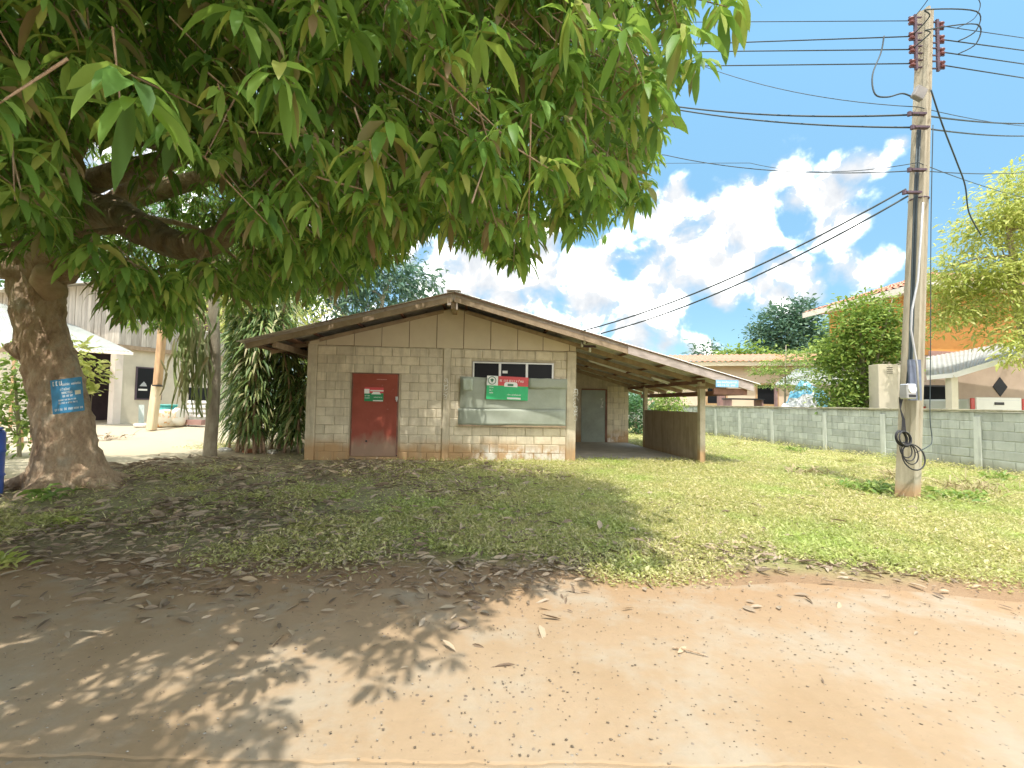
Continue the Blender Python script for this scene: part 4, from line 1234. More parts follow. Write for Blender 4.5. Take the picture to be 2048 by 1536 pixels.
# underside of the crown as it hangs, and the reach of its shade on the ground
LOWER = [(-900, 540), (0, 540), (60, 480), (130, 520), (200, 570), (235, 640), (340, 680), (390, 600), (430, 560), (470, 620), (560, 600), (640, 610), (720, 560), (800, 520), (860, 480), (930, 490), (990, 530), (1040, 548), (1065, 485), (1120, 460), (1180, 490), (1230, 440), (1285, 445), (1296, 360), (1300, 270), (1330, 265), (1345, 180), (1400, 100), (1450, 50), (1530, -20), (1560, -1e6), (-900, -1e6)]
g_ = lambda x, y: (G(x, y).x, G(x, y).y)
SHADE = [g_(430, 1536), g_(520, 1440), g_(600, 1370), g_(700, 1320), g_(830, 1330), g_(930, 1270), g_(950, 1200), g_(1010, 1160), g_(1180, 1125), g_(1250, 1095), g_(1350, 1060), g_(1290, 1020), g_(1260, 990), g_(1190, 955), g_(1130, 940), g_(1040, 932), g_(960, 915), (-1.2, 10.6), (-4, 11.0), g_(430, 905), g_(215, 912), (-10.5, 10.4), (-13.5, 8.5), (-14.5, 3), (-12, -2.5), (-7, -4.2), (-3, -2.6), (-1.6, -.3)]


def crown():
    rg = np.random.default_rng(11)
    cand = 340000
    cx, cy = -5.3, 3.4
    x = rg.uniform(-14, 2.6, cand); y = rg.uniform(-5, 9.5, cand)
    nb = 26000; x[:nb] = rg.uniform(-7, -.4, nb); y[:nb] = rg.uniform(6.2, 9.4, nb)
    x[nb:4 * nb] = rg.uniform(-12, 0, 3 * nb); y[nb:4 * nb] = rg.uniform(-4.5, 1.5, 3 * nb)
    x[4 * nb:7 * nb] = rg.uniform(-6, 1.6, 3 * nb); y[4 * nb:7 * nb] = rg.uniform(1.6, 6.0, 3 * nb)
    d = np.sqrt(((x - cx) / 7.9) ** 2 + ((y - cy) / 7.2) ** 2)
    top = 3.2 + 4.6 * np.sqrt(np.clip(1.08 - d * d, 0, 1))
    bot = 2.15 + .5 * np.sin(x * .9 + y * .7) * np.sin(y * .8) + 1.1 * np.clip(1 - np.sqrt((x - TB.x) ** 2 + (y - TB.y) ** 2) / 3.5, 0, 1)
    bot = bot + 1.5 * sstep(1.4, -.4, y); top = np.where(y < .6, np.minimum(top, bot + 1.6), top)  # unseen crown over the camera raised and thinned to let skylight in
    t = rg.uniform(0, 1, cand)
    z = bot + (top - bot) * np.where(rg.uniform(0, 1, cand) < .5, t ** 1.9, t)
    p = np.stack([x, y, z], 1)
    ok = (d < 1.06)
    # gaps between the clumps
    # (the order is shuffled below)
    cl = np.sin(x * 1.9 + 1.1 * np.sin(y * 1.3)) * np.sin(y * 2.1 + .7) * np.sin(z * 2.3 + x)
    ok &= rg.uniform(0, 1, cand) < np.maximum(np.clip(.85 + cl * 1.0, .08, 1), .9 * (y < 1.6))
    sx, sy = x, y + (z - .05) / math.tan(R(SUN_EL))
    jit = rg.normal(size=(cand, 2)) * .12
    ok &= inpoly(SHADE, sx + jit[:, 0], sy + jit[:, 1])
    px, py, zc = project(p - np.array([0, 0, .12]))
    infr = (zc > .2) & (px > -300) & (px < 2400) & (py < 1800)
    fl_ = rg.normal(size=(40, 40)) * 42                       # clumps hang to different depths
    ci, cj = (np.floor(x * 2.6).astype(int) % 40), (np.floor(y * 2.6).astype(int) % 40)
    ok &= ~infr | inpoly(LOWER, px + fl_[cj, ci] * .35, py + np.abs(fl_[ci, cj]) * np.clip(5 / np.maximum(zc, .5), .5, 1.6) - 12)
    dist = np.linalg.norm(p - np.array(CAM), axis=1)
    ok &= dist > np.where(zc > 0, 2.7, 1.0)
    near = (dist < 3.6) & (zc > 0)
    ok &= ~near | (rg.uniform(0, 1, cand) < .5)
    # the big lower limbs stay visible from the road: few sprays hang in front of them
    hole = [(130, 290), (300, 280), (480, 390), (490, 540), (330, 560), (150, 500)]
    hx, hy, _z = project(p - np.array([0, 0, .05]))
    ok &= ~((inpoly(hole, hx, hy) | inpoly(hole, px, py)) & (p[:, 1] < 7.4) & (zc > 0)) | (rg.uniform(0, 1, cand) < .04)
    p = rg.permutation(p[ok])[:30000]
    # hand-placed sprays that hang close to the lens, as seen in the photograph
    hero = [(268, 170, 1.45), (560, 150, 1.75), (775, 255, 2.25), (880, 285, 2.5), (950, 280, 2.45), (1075, 215, 2.6), (1090, 330, 2.6), (30, 380, 2.0), (700, 60, 2.2), (480, 20, 1.9), (1200, 380, 3.2), (1240, 340, 3.3), (1290, 380, 3.4), (1010, 480, 3.6), (1040, 500, 3.7), (1160, 440, 3.4), (900, 430, 3.0), (820, 400, 2.9), (1290, 170, 2.8), (1370, 60, 2.6), (1440, 10, 2.6), (1250, 60, 2.4), (1140, 20, 2.3), (960, 60, 2.2),
            (640, 330, 2.4), (250, 620, 5.0), (320, 600, 4.6), (340, 540, 4.4), (420, 540, 4.2), (560, 440, 3.0), (680, 430, 3.0), (60, 180, 1.9), (1000, 330, 2.7), (1310, 250, 3.3), (1320, 130, 3.0), (1480, -10, 2.7), (1395, 120, 3.0), (740, 300, 2.3), (915, 340, 2.5), (1130, 240, 2.7)]
    hp = np.array([list(P(*h)) for h in hero])
    global HOLE; HOLE = hole
    return np.concatenate([hp, p]), len(hero)


CP, NH = crown()


def sprays(p, seed, nh):
    rg = np.random.default_rng(seed); n = len(p); K = 13
    k = np.tile(np.arange(K), n); c = np.repeat(np.arange(n), K)
    cnt = rg.integers(8, K + 1, n); cnt[:nh] = K
    keep = k < cnt[c]
    k, c = k[keep], c[keep]; m = len(k)
    az = k * 2.399 + rg.uniform(0, 6.28, n)[c] + rg.normal(size=m) * .25
    el = rg.normal(size=m) * .35 + .05
    d0 = np.stack([np.cos(az) * np.cos(el), np.sin(az) * np.cos(el), np.sin(el)], 1)
    lean = unit(rg.normal(size=(n, 3)) * np.array([1, 1, .3]) + np.array([0, 0, -.35]))
    d0 = unit(d0 + .35 * lean[c])
    p0 = p[c] + np.stack([np.zeros(m), np.zeros(m), .09 * (k / K - .5)], 1) + d0 * .012
    L = rg.normal(.178, .035, m).clip(.08, .26) * np.where(c < nh, 1.3, 1); Wd = L * rg.normal(.215, .03, m).clip(.14, .3)
    dr = rg.normal(2.6, .9, m).clip(.5, 5)
    roll = rg.normal(size=m) * .45
    return p0, d0, L, Wd, dr, roll


p0, d0, L_, W_, dr_, ro_ = sprays(CP, 21, NH)
dist = np.linalg.norm(p0 - np.array(CAM), axis=1)
pxl, pyl, zl = project(p0 + d0 * .05 - np.array([0, 0, .08]))
inview = (zl > .2) & (pxl > -40) & (pxl < 2088) & (pyl > -40) & (pyl < 1576)
order = np.argsort(np.where(inview, dist, 1e6))
hero_i = order[:298]; 
rest = np.ones(len(p0), bool); rest[hero_i] = False
fine_m = rest & (dist < 4.2); mid_m = rest & ~fine_m & (dist < 6.5); far_m = rest & ~fine_m & ~mid_m
TOa = np.array(TO)


def sub(mask): return p0[mask] - TOa, d0[mask], L_[mask], W_[mask], dr_[mask], ro_[mask]


V1, F1_ = leaf_arrays(*sub(fine_m), fine=True); V2, F2_ = leaf_arrays(*sub(mid_m), fine=False); V3, F3_ = quad_leaves(*sub(far_m))
Vc = np.concatenate([V1, V2, V3]); Fc = F1_ + [f + len(V1) for f in F2_] + [f + len(V1) + len(V2) for f in F3_]
tag(ob('crown', np_mesh('crown', Vc, Fc, True), MT['mango'], mango), kind='stuff')
for i in hero_i:
    q = np.array([i]); V, F = leaf_arrays(p0[q] - TOa, d0[q], L_[q], W_[q], dr_[q], ro_[q], True)
    base_ = V[0].copy(); o = ob('leaf', np_mesh('leaf', V - base_, F, True), MT['mango'], mango); o.location = base_


def build_twigs():
    rg = np.random.default_rng(5); n = len(CP); src = CP - TOa
    hub = np.array([-5.3, 3.4, 5.5]) - TOa
    d = unit(unit(hub - src) * .6 + np.array([0, 0, .5]) + rg.normal(size=(n, 3)) * .35)
    a = src - d * .06; b = src + d * rg.uniform(.25, .6, n)[:, None] + rg.normal(size=(n, 3)) * .03
    s = unit(np.cross(d, rg.normal(size=(n, 3)))); t = np.cross(d, s)
    hx, hy, hz = project(CP + d * .25); kp = (rg.uniform(0, 1, n) < .65) & ~(inpoly(HOLE, hx, hy) & (CP[:, 1] < 7) & (hz > 0))
    a, b, s, t = a[kp], b[kp], s[kp], t[kp]; n = int(kp.sum())
    ring = [s, -.5 * s + .87 * t, -.5 * s - .87 * t]
    V = np.stack([a + r * .0035 for r in ring] + [b + r * .007 for r in ring], 1).reshape(-1, 3)
    f = np.array([[0, 1, 4, 3], [1, 2, 5, 4], [2, 0, 3, 5]]); off = (np.arange(n) * 6)[:, None]
    F = (f.ravel()[None] + off).reshape(-1, 4)
    tag(ob('twigs', np_mesh('twigs', V, [F]), MT['bark'], mango), kind='stuff')


build_twigs()
# secondary branches spreading through the crown
rg = random.Random(3); hubs = []
for px_, rd_ in limbs:
    for q_ in px_[2:]: hubs.append(P(*q_))
cpl = CP[NH:]
for k in range(46):
    t_ = Vector(cpl[rg.randrange(len(cpl))]); h_ = min(hubs, key=lambda h: (h - t_).length + rg.uniform(0, 1.5))
    if (h_ - t_).length < .6: continue
    if (t_ - CAM).length < 2.5: continue
    m1 = h_.lerp(t_, .35) + Vector((rg.uniform(-.3, .3), rg.uniform(-.3, .3), rg.uniform(0, .35))); m2 = h_.lerp(t_, .7) + Vector((rg.uniform(-.2, .2), rg.uniform(-.2, .2), rg.uniform(.05, .35)))
    pts, rr = spline([h_ - TO, m1 - TO, m2 - TO, t_ - TO], [.05, .036, .024, .008], 4)
    MB().tube(pts, rr, 7).build('branch', MT['bark'], mango, True)

# blue sign nailed to the trunk
sc_ = [P(103, 761, 6.30), P(166, 753, 6.30), P(174, 826, 6.30), P(106, 829, 6.30)]
sw = (sc_[1] - sc_[0]).length; sh_ = (sc_[0] - sc_[3]).length
sx_ = (sc_[1] - sc_[0]).normalized(); sz_ = (sc_[0] - sc_[3]).normalized(); sy_ = sz_.cross(sx_).normalized(); sz_ = sx_.cross(sy_)
tsg = thing('tree_sign', 'square blue sign with white lettering nailed to the mango trunk', 'sign', sc_[3])
tsg.rotation_euler = Matrix((sx_, sy_, sz_)).transposed().to_euler()
MB().span((0, -.004, 0), (sw, .004, sh_)).build('plate', BLUEP, tsg, bevel=.002)
t_ = MB(); v_ = -.0042
marks(t_, sw * .08, sw * .42, sh_ * .82, sh_ * .13, v_, 21); marks(t_, sw * .38, sw * .97, sh_ * .80, sh_ * .055, v_, 22)
for k, (a_, b_, z_, h_) in enumerate(((.3, .7, .66, .06), (.34, .7, .56, .06), (.36, .72, .46, .06), (.22, .8, .36, .045), (.22, .82, .27, .045), (.08, .97, .08, .06))):
    marks(t_, sw * a_, sw * b_, sh_ * z_, sh_ * h_, v_, 30 + k)
tag(t_.build('lettering', WHITEP, tsg), kind='stuff')
MB().span((sw * .76, -.0056, sh_ * .50), (sw * .94, -.0042, sh_ * .62)).build('cream_patch', mat('print_cream', (.68, .66, .48), (.6, .58, .4), 20, .5, 0), tsg)

# ------------------------------------------------------------------ left: slender trunk, cactus, dracaena
sb_ = P(421, 908, 10.2)
sl = thing('slender_tree', 'slender grey trunk standing between the yard and the dracaena clump', 'tree', (sb_.x, sb_.y, 0))
so_ = Vector((sb_.x, sb_.y, 0))
pts, rr = spline([P(*p) - so_ for p in ((420, 925, 10.2), (421, 900, 10.2), (425, 820, 10.2), (430, 740, 10.2), (427, 660, 10.15), (430, 590, 10.1), (440, 520, 10.0), (455, 430, 9.9))], [.16, .135, .125, .12, .115, .10, .09, .05], 4)
MB().tube(pts, rr, 12, True, lambda i, a: 1 + .07 * math.sin(3 * a + i * .8)).build('trunk', MT['palebark'], sl, True)
q, o_ = crown_points([((455, 0, 0), (1, 1, 1))], 26)
cp_ = P(470, 500, 11.2); q, o_ = crown_points([(tuple(cp_ - so_), (1.5, 1.0, .9)), (tuple(P(560, 520, 12) - so_), (1.3, 1.0, .8))], 1500, .3, 24, 4)
tag(scatter_leaves('crown', q, .2, MT['mango'], sl, .25, 0, 4, 1.2), kind='stuff')
for k in range(3):
    e_ = Vector(q[k * 400 + 20]); MB().tube([pts[-6], pts[-6].lerp(e_, .5) + Vector((0, 0, .1)), e_], [.05, .035, .015], 7).build('branch', MT['palebark'], sl, True)

cac = thing('climbing_cactus', 'pale green climbing cactus hanging in strips from the slender trunk', 'plant', P(400, 640, 10.0))
co = P(400, 640, 10.0); rg = random.Random(8)
for k in range(80):
    x0 = rg.gauss(388, 20); y0 = rg.uniform(590, 720); ln = rg.uniform(60, 170)
    if x0 < 352: y0 = rg.uniform(640, 760); ln = rg.uniform(50, 110)
    Yk = rg.uniform(9.7, 10.4); pts = [P(x0, y0, Yk)]
    n_ = 5; xx = x0
    for i in range(1, n_ + 1):
        xx += rg.uniform(-9, 7); pts.append(P(xx, min(y0 + ln * i / n_, 835), Yk + rg.uniform(-.05, .05)))
    MB().tube([p - co for p in pts], [.012, .026, .018, .028, .018, .008], 3).build('stem', MT['cactus'], cac)

dr0 = P(525, 900, 11.0)
dra = thing('dracaena_clump', 'dense clump of dracaena with drooping strap leaves beside the shed', 'plant', (dr0.x, dr0.y, 0)); do = Vector((dr0.x, dr0.y, 0))
LP, LD, rg = [], [], random.Random(12)
for k in range(22):
    bx_ = rg.uniform(440, 600); tx_ = 455 + (bx_ - 440) * .95 + rg.uniform(-25, 25); Yk = rg.uniform(10.5, 12.2)
    ty_ = rg.uniform(575, 690) if bx_ < 560 else rg.uniform(690, 760)
    a_, b_, c_ = P(bx_, 905, Yk), P((bx_ + tx_) / 2 + rg.uniform(-15, 15), (905 + ty_) / 2, Yk), P(tx_, ty_, Yk)
    a_.z = float(gh(a_.x, a_.y)) - .05
    pts, rr = spline([a_ - do, b_ - do, c_ - do], [.034, .03, .022], 6)
    MB().tube(pts, rr, 7).build('stem', mat('cane_%d' % k, (.32, .20, .12), (.2, .12, .08), 8, .9, .3) if k == 0 else bpy.data.materials['cane_0'], dra, True)
    for i, p in enumerate(pts):
        f = i / (len(pts) - 1)
        if f < .18: continue
        for j in range(30 if i == len(pts) - 1 else 17):
            az = rg.uniform(0, 6.283); LP.append(p + Vector((0, 0, rg.uniform(-.2, .15)))); LD.append((math.cos(az), math.sin(az), rg.uniform(.0, 1.1)))
LP = np.array([list(p) for p in LP]); LD = unit(np.array(LD)); n = len(LP); rgn = np.random.default_rng(3)
V, F = leaf_arrays(LP, LD, rgn.normal(.55, .12, n).clip(.25, .8), rgn.normal(.05, .008, n), rgn.normal(2.6, .6, n).clip(1, 4), rgn.normal(size=n) * .3, True)
tag(ob('foliage', np_mesh('foliage', V, F, True), MT['strap'], dra), kind='stuff')

# ------------------------------------------------------------------ left: the white house
hA = P(226, 850, 17.0)
HR = -math.atan2(.28, .96); HO = Vector((hA.x, hA.y, float(gh(hA.x, hA.y))))
house = thing('white_house', 'white house with weathered plank upper floor behind the mango tree', 'house', HO, HR)
hx_ = Vector((math.cos(HR), math.sin(HR), 0)); hy_ = Vector((-math.sin(HR), math.cos(HR), 0))


def HS(px, py, x=0.0):
    """pixel -> (y', z) on the house's right side wall"""
    d = pixdir(px, py); o = HO + hx_ * x; t = (o - CAM).dot(hx_) / d.dot(hx_); p = CAM + d * t - o
    return p.dot(hy_), p.z


def HF_(px, py, y=0.0):
    d = pixdir(px, py); o = HO + hy_ * y; t = (o - CAM).dot(hy_) / d.dot(hy_); p = CAM + d * t - o
    return p.dot(hx_), p.z


H1 = 2.85
MB().span((-.12, .22, -.3), (0, 7.0, H1)).span((-9, 6.88, -.3), (-.121, 7.0, H1)).span((-9, .0, -.3), (-3.4, .12, H1)).span((-9, .121, -.3), (-8.88, 6.87, H1)).build('wall', MT['cream'], house)
MB().span((-.24, -.05, -.3), (.03, .215, H1)).build('pillar', mat('pinkish_pillar', (.62, .52, .44), (.55, .45, .38), 3, .8, .1), house)
MB().span((-3.4, 3.0, -.2), (-.125, 3.1, H1)).build('inner_wall', MT['darkroom'], house)
MB().span((-3.45, .121, -.2), (-3.35, 3.0, H1)).build('inner_wall', MT['darkroom'], house)
MB().span((-9, -.1, H1), (.15, 7.0, H1 + .16)).build('floor_beam', MT['rafter'], house)
x = -9.0; rg = random.Random(2)
while x < .05:
    w = rg.uniform(.17, .22); MB().span((x, -.06 + rg.uniform(-.012, .012), H1 + .17 + rg.uniform(-.02, .0)), (x + w - .008, -.03, H1 + 2.5)).build('plank', MT['plank'], house); x += w
y = -.02
while y < 7.0:
    w = rg.uniform(.17, .22); MB().span((.10, y, H1 + .165 + rg.uniform(-.02, .01)), (.13 + rg.uniform(-.012, .012), y + w - .008, H1 + 1.15)).build('plank', MT['plank'], house); y += w
MB().span((.09, -.02, H1 + 1.16), (.16, 7.0, H1 + 1.22)).build('rail', MT['white'], house)
MB().span((-.9, .0, H1 + .17), (-.8, 6.9, H1 + 2.5)).build('upper_wall', MT['rose'], house)
for k in range(3):
    MB().span((-.1, 1.5 + k * 2.4, H1 + .17), (0.06, 1.62 + k * 2.4, H1 + 2.5)).build('post', MT['oldpost'], house)
MB().add([(-9.4, -.7, H1 + 2.4), (.9, -.7, H1 + 2.4), (.9, 3.5, H1 + 3.6), (-9.4, 3.5, H1 + 3.6), (.9, 7.6, H1 + 2.4), (-9.4, 7.6, H1 + 2.4)], [(0, 1, 2, 3), (3, 2, 4, 5)]).build('roof', MT['roof_sheet'], house)
wy0, wz1 = HS(272, 733); wy1, wz0 = HS(322, 800)
wf = MB(); wf.span((.002, wy0, wz0), (.03, wy1, wz0 + .05)).span((.002, wy0, wz1 - .05), (.03, wy1, wz1)).span((.002, wy0, wz0 + .051), (.03, wy0 + .06, wz1 - .051)).span((.002, wy1 - .06, wz0 + .051), (.03, wy1, wz1 - .051))
hw = wf.build('window', MT['darkroom'], house)
MB().span((.003, wy0 + .06, wz0 + .05), (.012, wy1 - .06, wz1 - .05)).build('pane', MT['glass'], hw)
sy0, sz0 = HS(276, 781); sy1, sz1 = HS(294, 778); MB().span((.013, sy0, sz0), (.016, sy1, sz1)).build('sticker', MT['white'], hw)
em = MB(); ec = HS(286, 769); em.prism([(ec[0] - .14, ec[1] - .07), (ec[0] + .14, ec[1] - .07), (ec[0] + .10, ec[1] + .03), (ec[0] + .02, ec[1] + .12), (ec[0] - .06, ec[1] + .03)], .013, .016, axis=0)
em.build('emblem', mat('grey_emblem', (.30, .31, .32), (.24, .25, .26), 20, .6, 0), hw)
w2 = HS(378, 775); MB().span((.004, w2[0], w2[1] - .6), (.02, w2[0] + 1.1, w2[1])).build('window', MT['glass'], house)

# awning on the house front
aw = [P(268, 704, 15.6), P(-60, 684, 15.0), P(-60, 590, 18.2), P(122, 638, 18.2)]
awn = thing('awning', 'pale corrugated awning in front of the white house', 'awning', aw[0])
def corr_quad(m, a, b, c, d, nu, amp):
    """corrugated sheet a-b (low edge), d-c (high edge); waves run from low to high"""
    a, b, c, d = map(Vector, (a, b, c, d)); nn = (b - a).cross(d - a).normalized(); nn = nn if nn.z > 0 else -nn; vs = []
    for i in range(nu + 1):
        t = i / nu; o = nn * (amp * (1 if i % 2 else -1)); vs += [a.lerp(b, t) + o, d.lerp(c, t) + o]
    return m.add(vs, [(2 * i, 2 * i + 1, 2 * i + 3, 2 * i + 2) for i in range(nu)])
for k in range(6):
    t0, t1 = k / 6, (k + 1) / 6 + .004
    corr_quad(MB(), aw[0].lerp(aw[1], t0) - aw[0], aw[0].lerp(aw[1], t1) - aw[0], aw[3].lerp(aw[2], t1) - aw[0], aw[3].lerp(aw[2], t0) - aw[0], 14, .016).build('roof_sheet', MT['zinc'], awn)
MB().beam(Vector((0, -.02, -.06)), aw[1] - aw[0] + Vector((0, -.02, -.06)), .03, .10).build('edge_board', MT['fasciaw'], awn)
for (x_, y_) in ((30, 15.2), (-40, 15.1)):
    p_ = P(x_, 700, y_); MB().tube([Vector((p_.x, p_.y, float(gh(p_.x, p_.y)) - .1)) - aw[0], p_ - aw[0]], .05, 8).build('post', MT['oldpost'], awn)

pp = P(303, 851, 15.0); wp = thing('wooden_post', 'leaning bare brown timber post in front of the white house window', 'post', pp)
MB().beam(Vector((0, 0, -.15)), P(314, 770, 15.0) - pp, .24, .22).build('shaft', mat('pale_split_timber', (.60, .45, .28), (.45, .31, .18), 6, .85, .3, stretch=(2, 2, .3)), wp, bevel=.02)
MB().beam(P(314, 770, 15.0) - pp + Vector((0, .02, 0)), P(330, 600, 15.0) - pp, .2, .2).build('upper_shaft', MT['oldpost'], wp, bevel=.02)
MB().beam(P(311, 771, 14.9) - pp, P(319, 772, 14.9) - pp, .3, .04).build('strap', MT['black'], wp)


def sack(name, label, px, py, Y, w, h, seed, m):
    p = P(px, py, Y); rg = random.Random(seed); p.z = float(gh(p.x, p.y))
    bm = bmesh.new(); bmesh.ops.create_icosphere(bm, subdivisions=3, radius=1)
    for v in bm.verts:
        x_, y_, z_ = v.co; sq = lambda t: math.copysign(abs(t) ** .65, t)
        n_ = mnoise.noise(Vector((x_, y_, z_)) * 2.1 + Vector((seed, 0, 0))) * .16
        v.co = Vector((sq(x_) * w * (1 + n_), sq(y_) * w * .6 * (1 + n_), (sq(z_) * .5 + .48) * h * (1 + n_ * .6)))
    me = bpy.data.meshes.new(name); bm.to_mesh(me); bm.free(); me.polygons.foreach_set('use_smooth', [True] * len(me.polygons))
    o = ob(name, me, m); o.location = p; o.rotation_euler = (0, R(seed * 9 % 20 - 8), seed); return tag(o, label, 'sack', 'sacks against the white house')


sack('sack', 'orange and cream printed sack leaning left beside the timber post', 330, 850, 15.9, .42, .62, 1, MT['sack'])
sack('sack', 'pale sack with orange edge standing next to the slatted crate', 358, 850, 16.2, .36, .66, 2, mat('pale_sack', (.70, .66, .55), (.6, .55, .45), 4, .8, .4, spots=((.55, .25, .08), 5, .58), bdist=.02))
tl = P(333, 845, 16.6); tl.z = float(gh(tl.x, tl.y)); tb = thing('teal_bucket', 'teal plastic bucket behind the orange sacks', 'bucket', tl)
MB().tube([(0, 0, 0), (0, 0, .35), (0, 0, .75)], [.22, .27, .30], 14).build('body', MT['teal'], tb, True)
MB().tube(ringpts((0, 0, .75), .31, 0, .31), .02, 5, False).build('rim', MT['teal'], tb)
cr_ = P(394, 850, 16.5); cr_.z = float(gh(cr_.x, cr_.y)); crt = thing('slatted_crate', 'white slatted bench frame standing against the white house', 'bench', cr_, R(-8))
for k in range(4): MB().span((-.42, -.02, .34 + k * .17), (.42, .02, .43 + k * .17)).build('slat', MT['white'], crt)
for x_ in (-.40, .36): MB().span((x_, .021, 0), (x_ + .06, .07, .95)).build('leg', MT['white'], crt)
MB().span((-.44, -.3, .06), (.44, .02, .24)).build('base', MT['rose'], crt)
rb_ = P(286, 846, 15.8); rb_.z = float(gh(rb_.x, rb_.y))
tag(sack('rubble_heap', 'x', 286, 846, 15.8, .3, .14, 3, MT['rubble']), 'small heap of pale rubble at the foot of the timber post', 'rubble'); bpy.data.objects['rubble_heap'].pop('group', None)
pr_ = P(283, 838, 16.6); pr_.z = float(gh(pr_.x, pr_.y)); tag(MB().beam(pr_, pr_ + Vector((-.15, .15, .75)), .16, .03).build('leaning_board', mat('grey_green_board', (.33, .38, .34), (.26, .3, .27), 5, .8, .2)), 'grey green board leaning on the white wall below the window', 'board')
# barrel, bench, debris
bb_ = P(8, 1000, 5.9); bl_ = thing('blue_barrel', 'blue plastic barrel at the edge of the yard, partly out of frame', 'barrel', (bb_.x - .45, 5.9, 0))
prof_b = [(0, .27), (.05, .29), (.28, .29), (.30, .305), (.33, .29), (.6, .29), (.62, .305), (.65, .29), (.86, .285), (.90, .26), (.91, .2)]
MB().tube([(0, 0, z + .02) for z, r in prof_b], [r for z, r in prof_b], 28).build('body', MT['barrel'], bl_, True)
MB().tube([(0, 0, .93), (0, 0, .955)], [.262, .25], 24).build('lid', MT['barrel'], bl_)
bn = P(22, 850, 12.0); bn.z = float(gh(bn.x, bn.y)); bch = thing('wooden_bench', 'low wooden bench left of the mango trunk', 'bench', bn)
for k in range(3): MB().span((-1.2, -.2 + k * .14, .52), (.55, -.08 + k * .14, .56)).build('slat', MT['oldpost'], bch)
for x_ in (-1.1, .4):
    for y_ in (-.15, .15): MB().span((x_, y_ - .04, -.05), (x_ + .08, y_ + .04, .515)).build('leg', MT['oldpost'], bch)

# ------------------------------------------------------------------ right: neighbour's houses, carport, vehicles
OR = math.atan2(-FB, 1)
oY = 16.5; oO = Vector((15.35, oY, .38))
OD = 4.5
oh = thing('orange_house', 'two storey orange house with tiled hip roof beyond the boundary wall', 'house', oO, OR)
MB().span((0, 0, -.5), (12, OD, 3.05)).build('wall', MT['brownwall'], oh)
MB().span((-.02, -.02, 3.06), (12, OD, 5.72)).build('upper_wall', MT['orange'], oh)
MB().span((-.06, -.06, 2.98), (12, -.021, 3.2)).build('string_course', MT['rose'], oh)
ev, zt = .75, 5.6
rf = MB(); A0 = [(-ev, -ev, zt), (12 + ev, -ev, zt), (12 + ev, OD + ev, zt), (-ev, OD + ev, zt)]; Rg = [(3.0, OD / 2, zt + 1.35), (9, OD / 2, zt + 1.35)]
rf.add(A0 + Rg, [(0, 1, 5, 4), (1, 2, 5), (2, 3, 4, 5), (3, 0, 4), (3, 2, 1, 0)]); orf = rf.build('roof', MT['tile'], oh)
# tile courses on the slope facing the shed
A_, B_, T_ = Vector(A0[3]), Vector(A0[0]), Vector(Rg[0])
for k in range(9):
    t0, t1 = k / 9, (k + 1) / 9 + .02
    a_, b_ = A_.lerp(T_, t0), B_.lerp(T_, t0); c_, d_ = B_.lerp(T_, min(t1, 1)), A_.lerp(T_, min(t1, 1))
    u_ = Vector((-.03, 0, .05)); corr_quad(MB(), a_ + u_, b_ + u_, c_ + u_ * .4, d_ + u_ * .4, 40, .02).build('tile_course', MT['tile'], orf)
fsc = MB(); fsc.span((-ev - .03, -ev - .03, zt - .22), (-ev, OD + ev, zt + .02)).span((-ev + .001, -ev - .03, zt - .22), (12 + ev, -ev, zt + .02)); fsc.build('fascia', MT['fasciaw'], oh)
MB().span((-ev + .002, -ev + .002, zt - .10), (12, OD, zt - .08)).build('soffit', MT['fasciaw'], oh)
dm = P(2026, 773, 16.4); dl = (dm - oO); dlx, dlz = dl.dot(Vector((math.cos(OR), math.sin(OR), 0))), dl.z
dmm = MB(); dmm.prism([(dlx - .31, dlz), (dlx, dlz - .36), (dlx + .31, dlz), (dlx, dlz + .36)], -.025, -.001); dmm.build('window', MT['glass'], oh)
cw = [P(1852, 752, 12.6), P(1906, 747, 12.2), P(2180, 664, 10.6), P(2260, 640, 16.2), P(1852, 714, 16.2)]
cpt = thing('carport_awning', 'white corrugated carport awning in front of the orange house', 'awning', cw[1])
c0 = cw[1]
L0, L1, H0, H1_ = cw[1], cw[2], P(1898, 706, 16.2), cw[3]
for k in range(5):
    t0, t1 = k / 5, (k + 1) / 5 + .004
    corr_quad(MB(), L0.lerp(L1, t0) - c0, L0.lerp(L1, t1) - c0, H0.lerp(H1_, t1) - c0, H0.lerp(H1_, t0) - c0, 16, .014).build('roof_sheet', MT['zinc'], cpt)
corr_quad(MB(), cw[0] - c0, cw[1] - c0, H0 - c0, cw[4] - c0, 10, .014).build('roof_sheet', MT['zinc'], cpt)
MB().beam(cw[1] - c0 + Vector((0, -.02, -.05)), cw[2] - c0 + Vector((0, -.02, -.05)), .03, .14).build('edge_board', MT['white'], cpt)
MB().beam(cw[0] - c0 + Vector((0, -.02, -.05)), cw[1] - c0 + Vector((-.01, -.02, -.05)), .03, .12).build('edge_board', MT['white'], cpt)
pq = P(1903, 760, 12.35); MB().span((pq.x - c0.x - .09, pq.y - c0.y - .09, .1 - c0.z), (pq.x - c0.x + .09, pq.y - c0.y + .09, -.06)).build('post', mat('cream_post', (.66, .58, .42), (.58, .5, .36), 4, .8, .1), cpt)

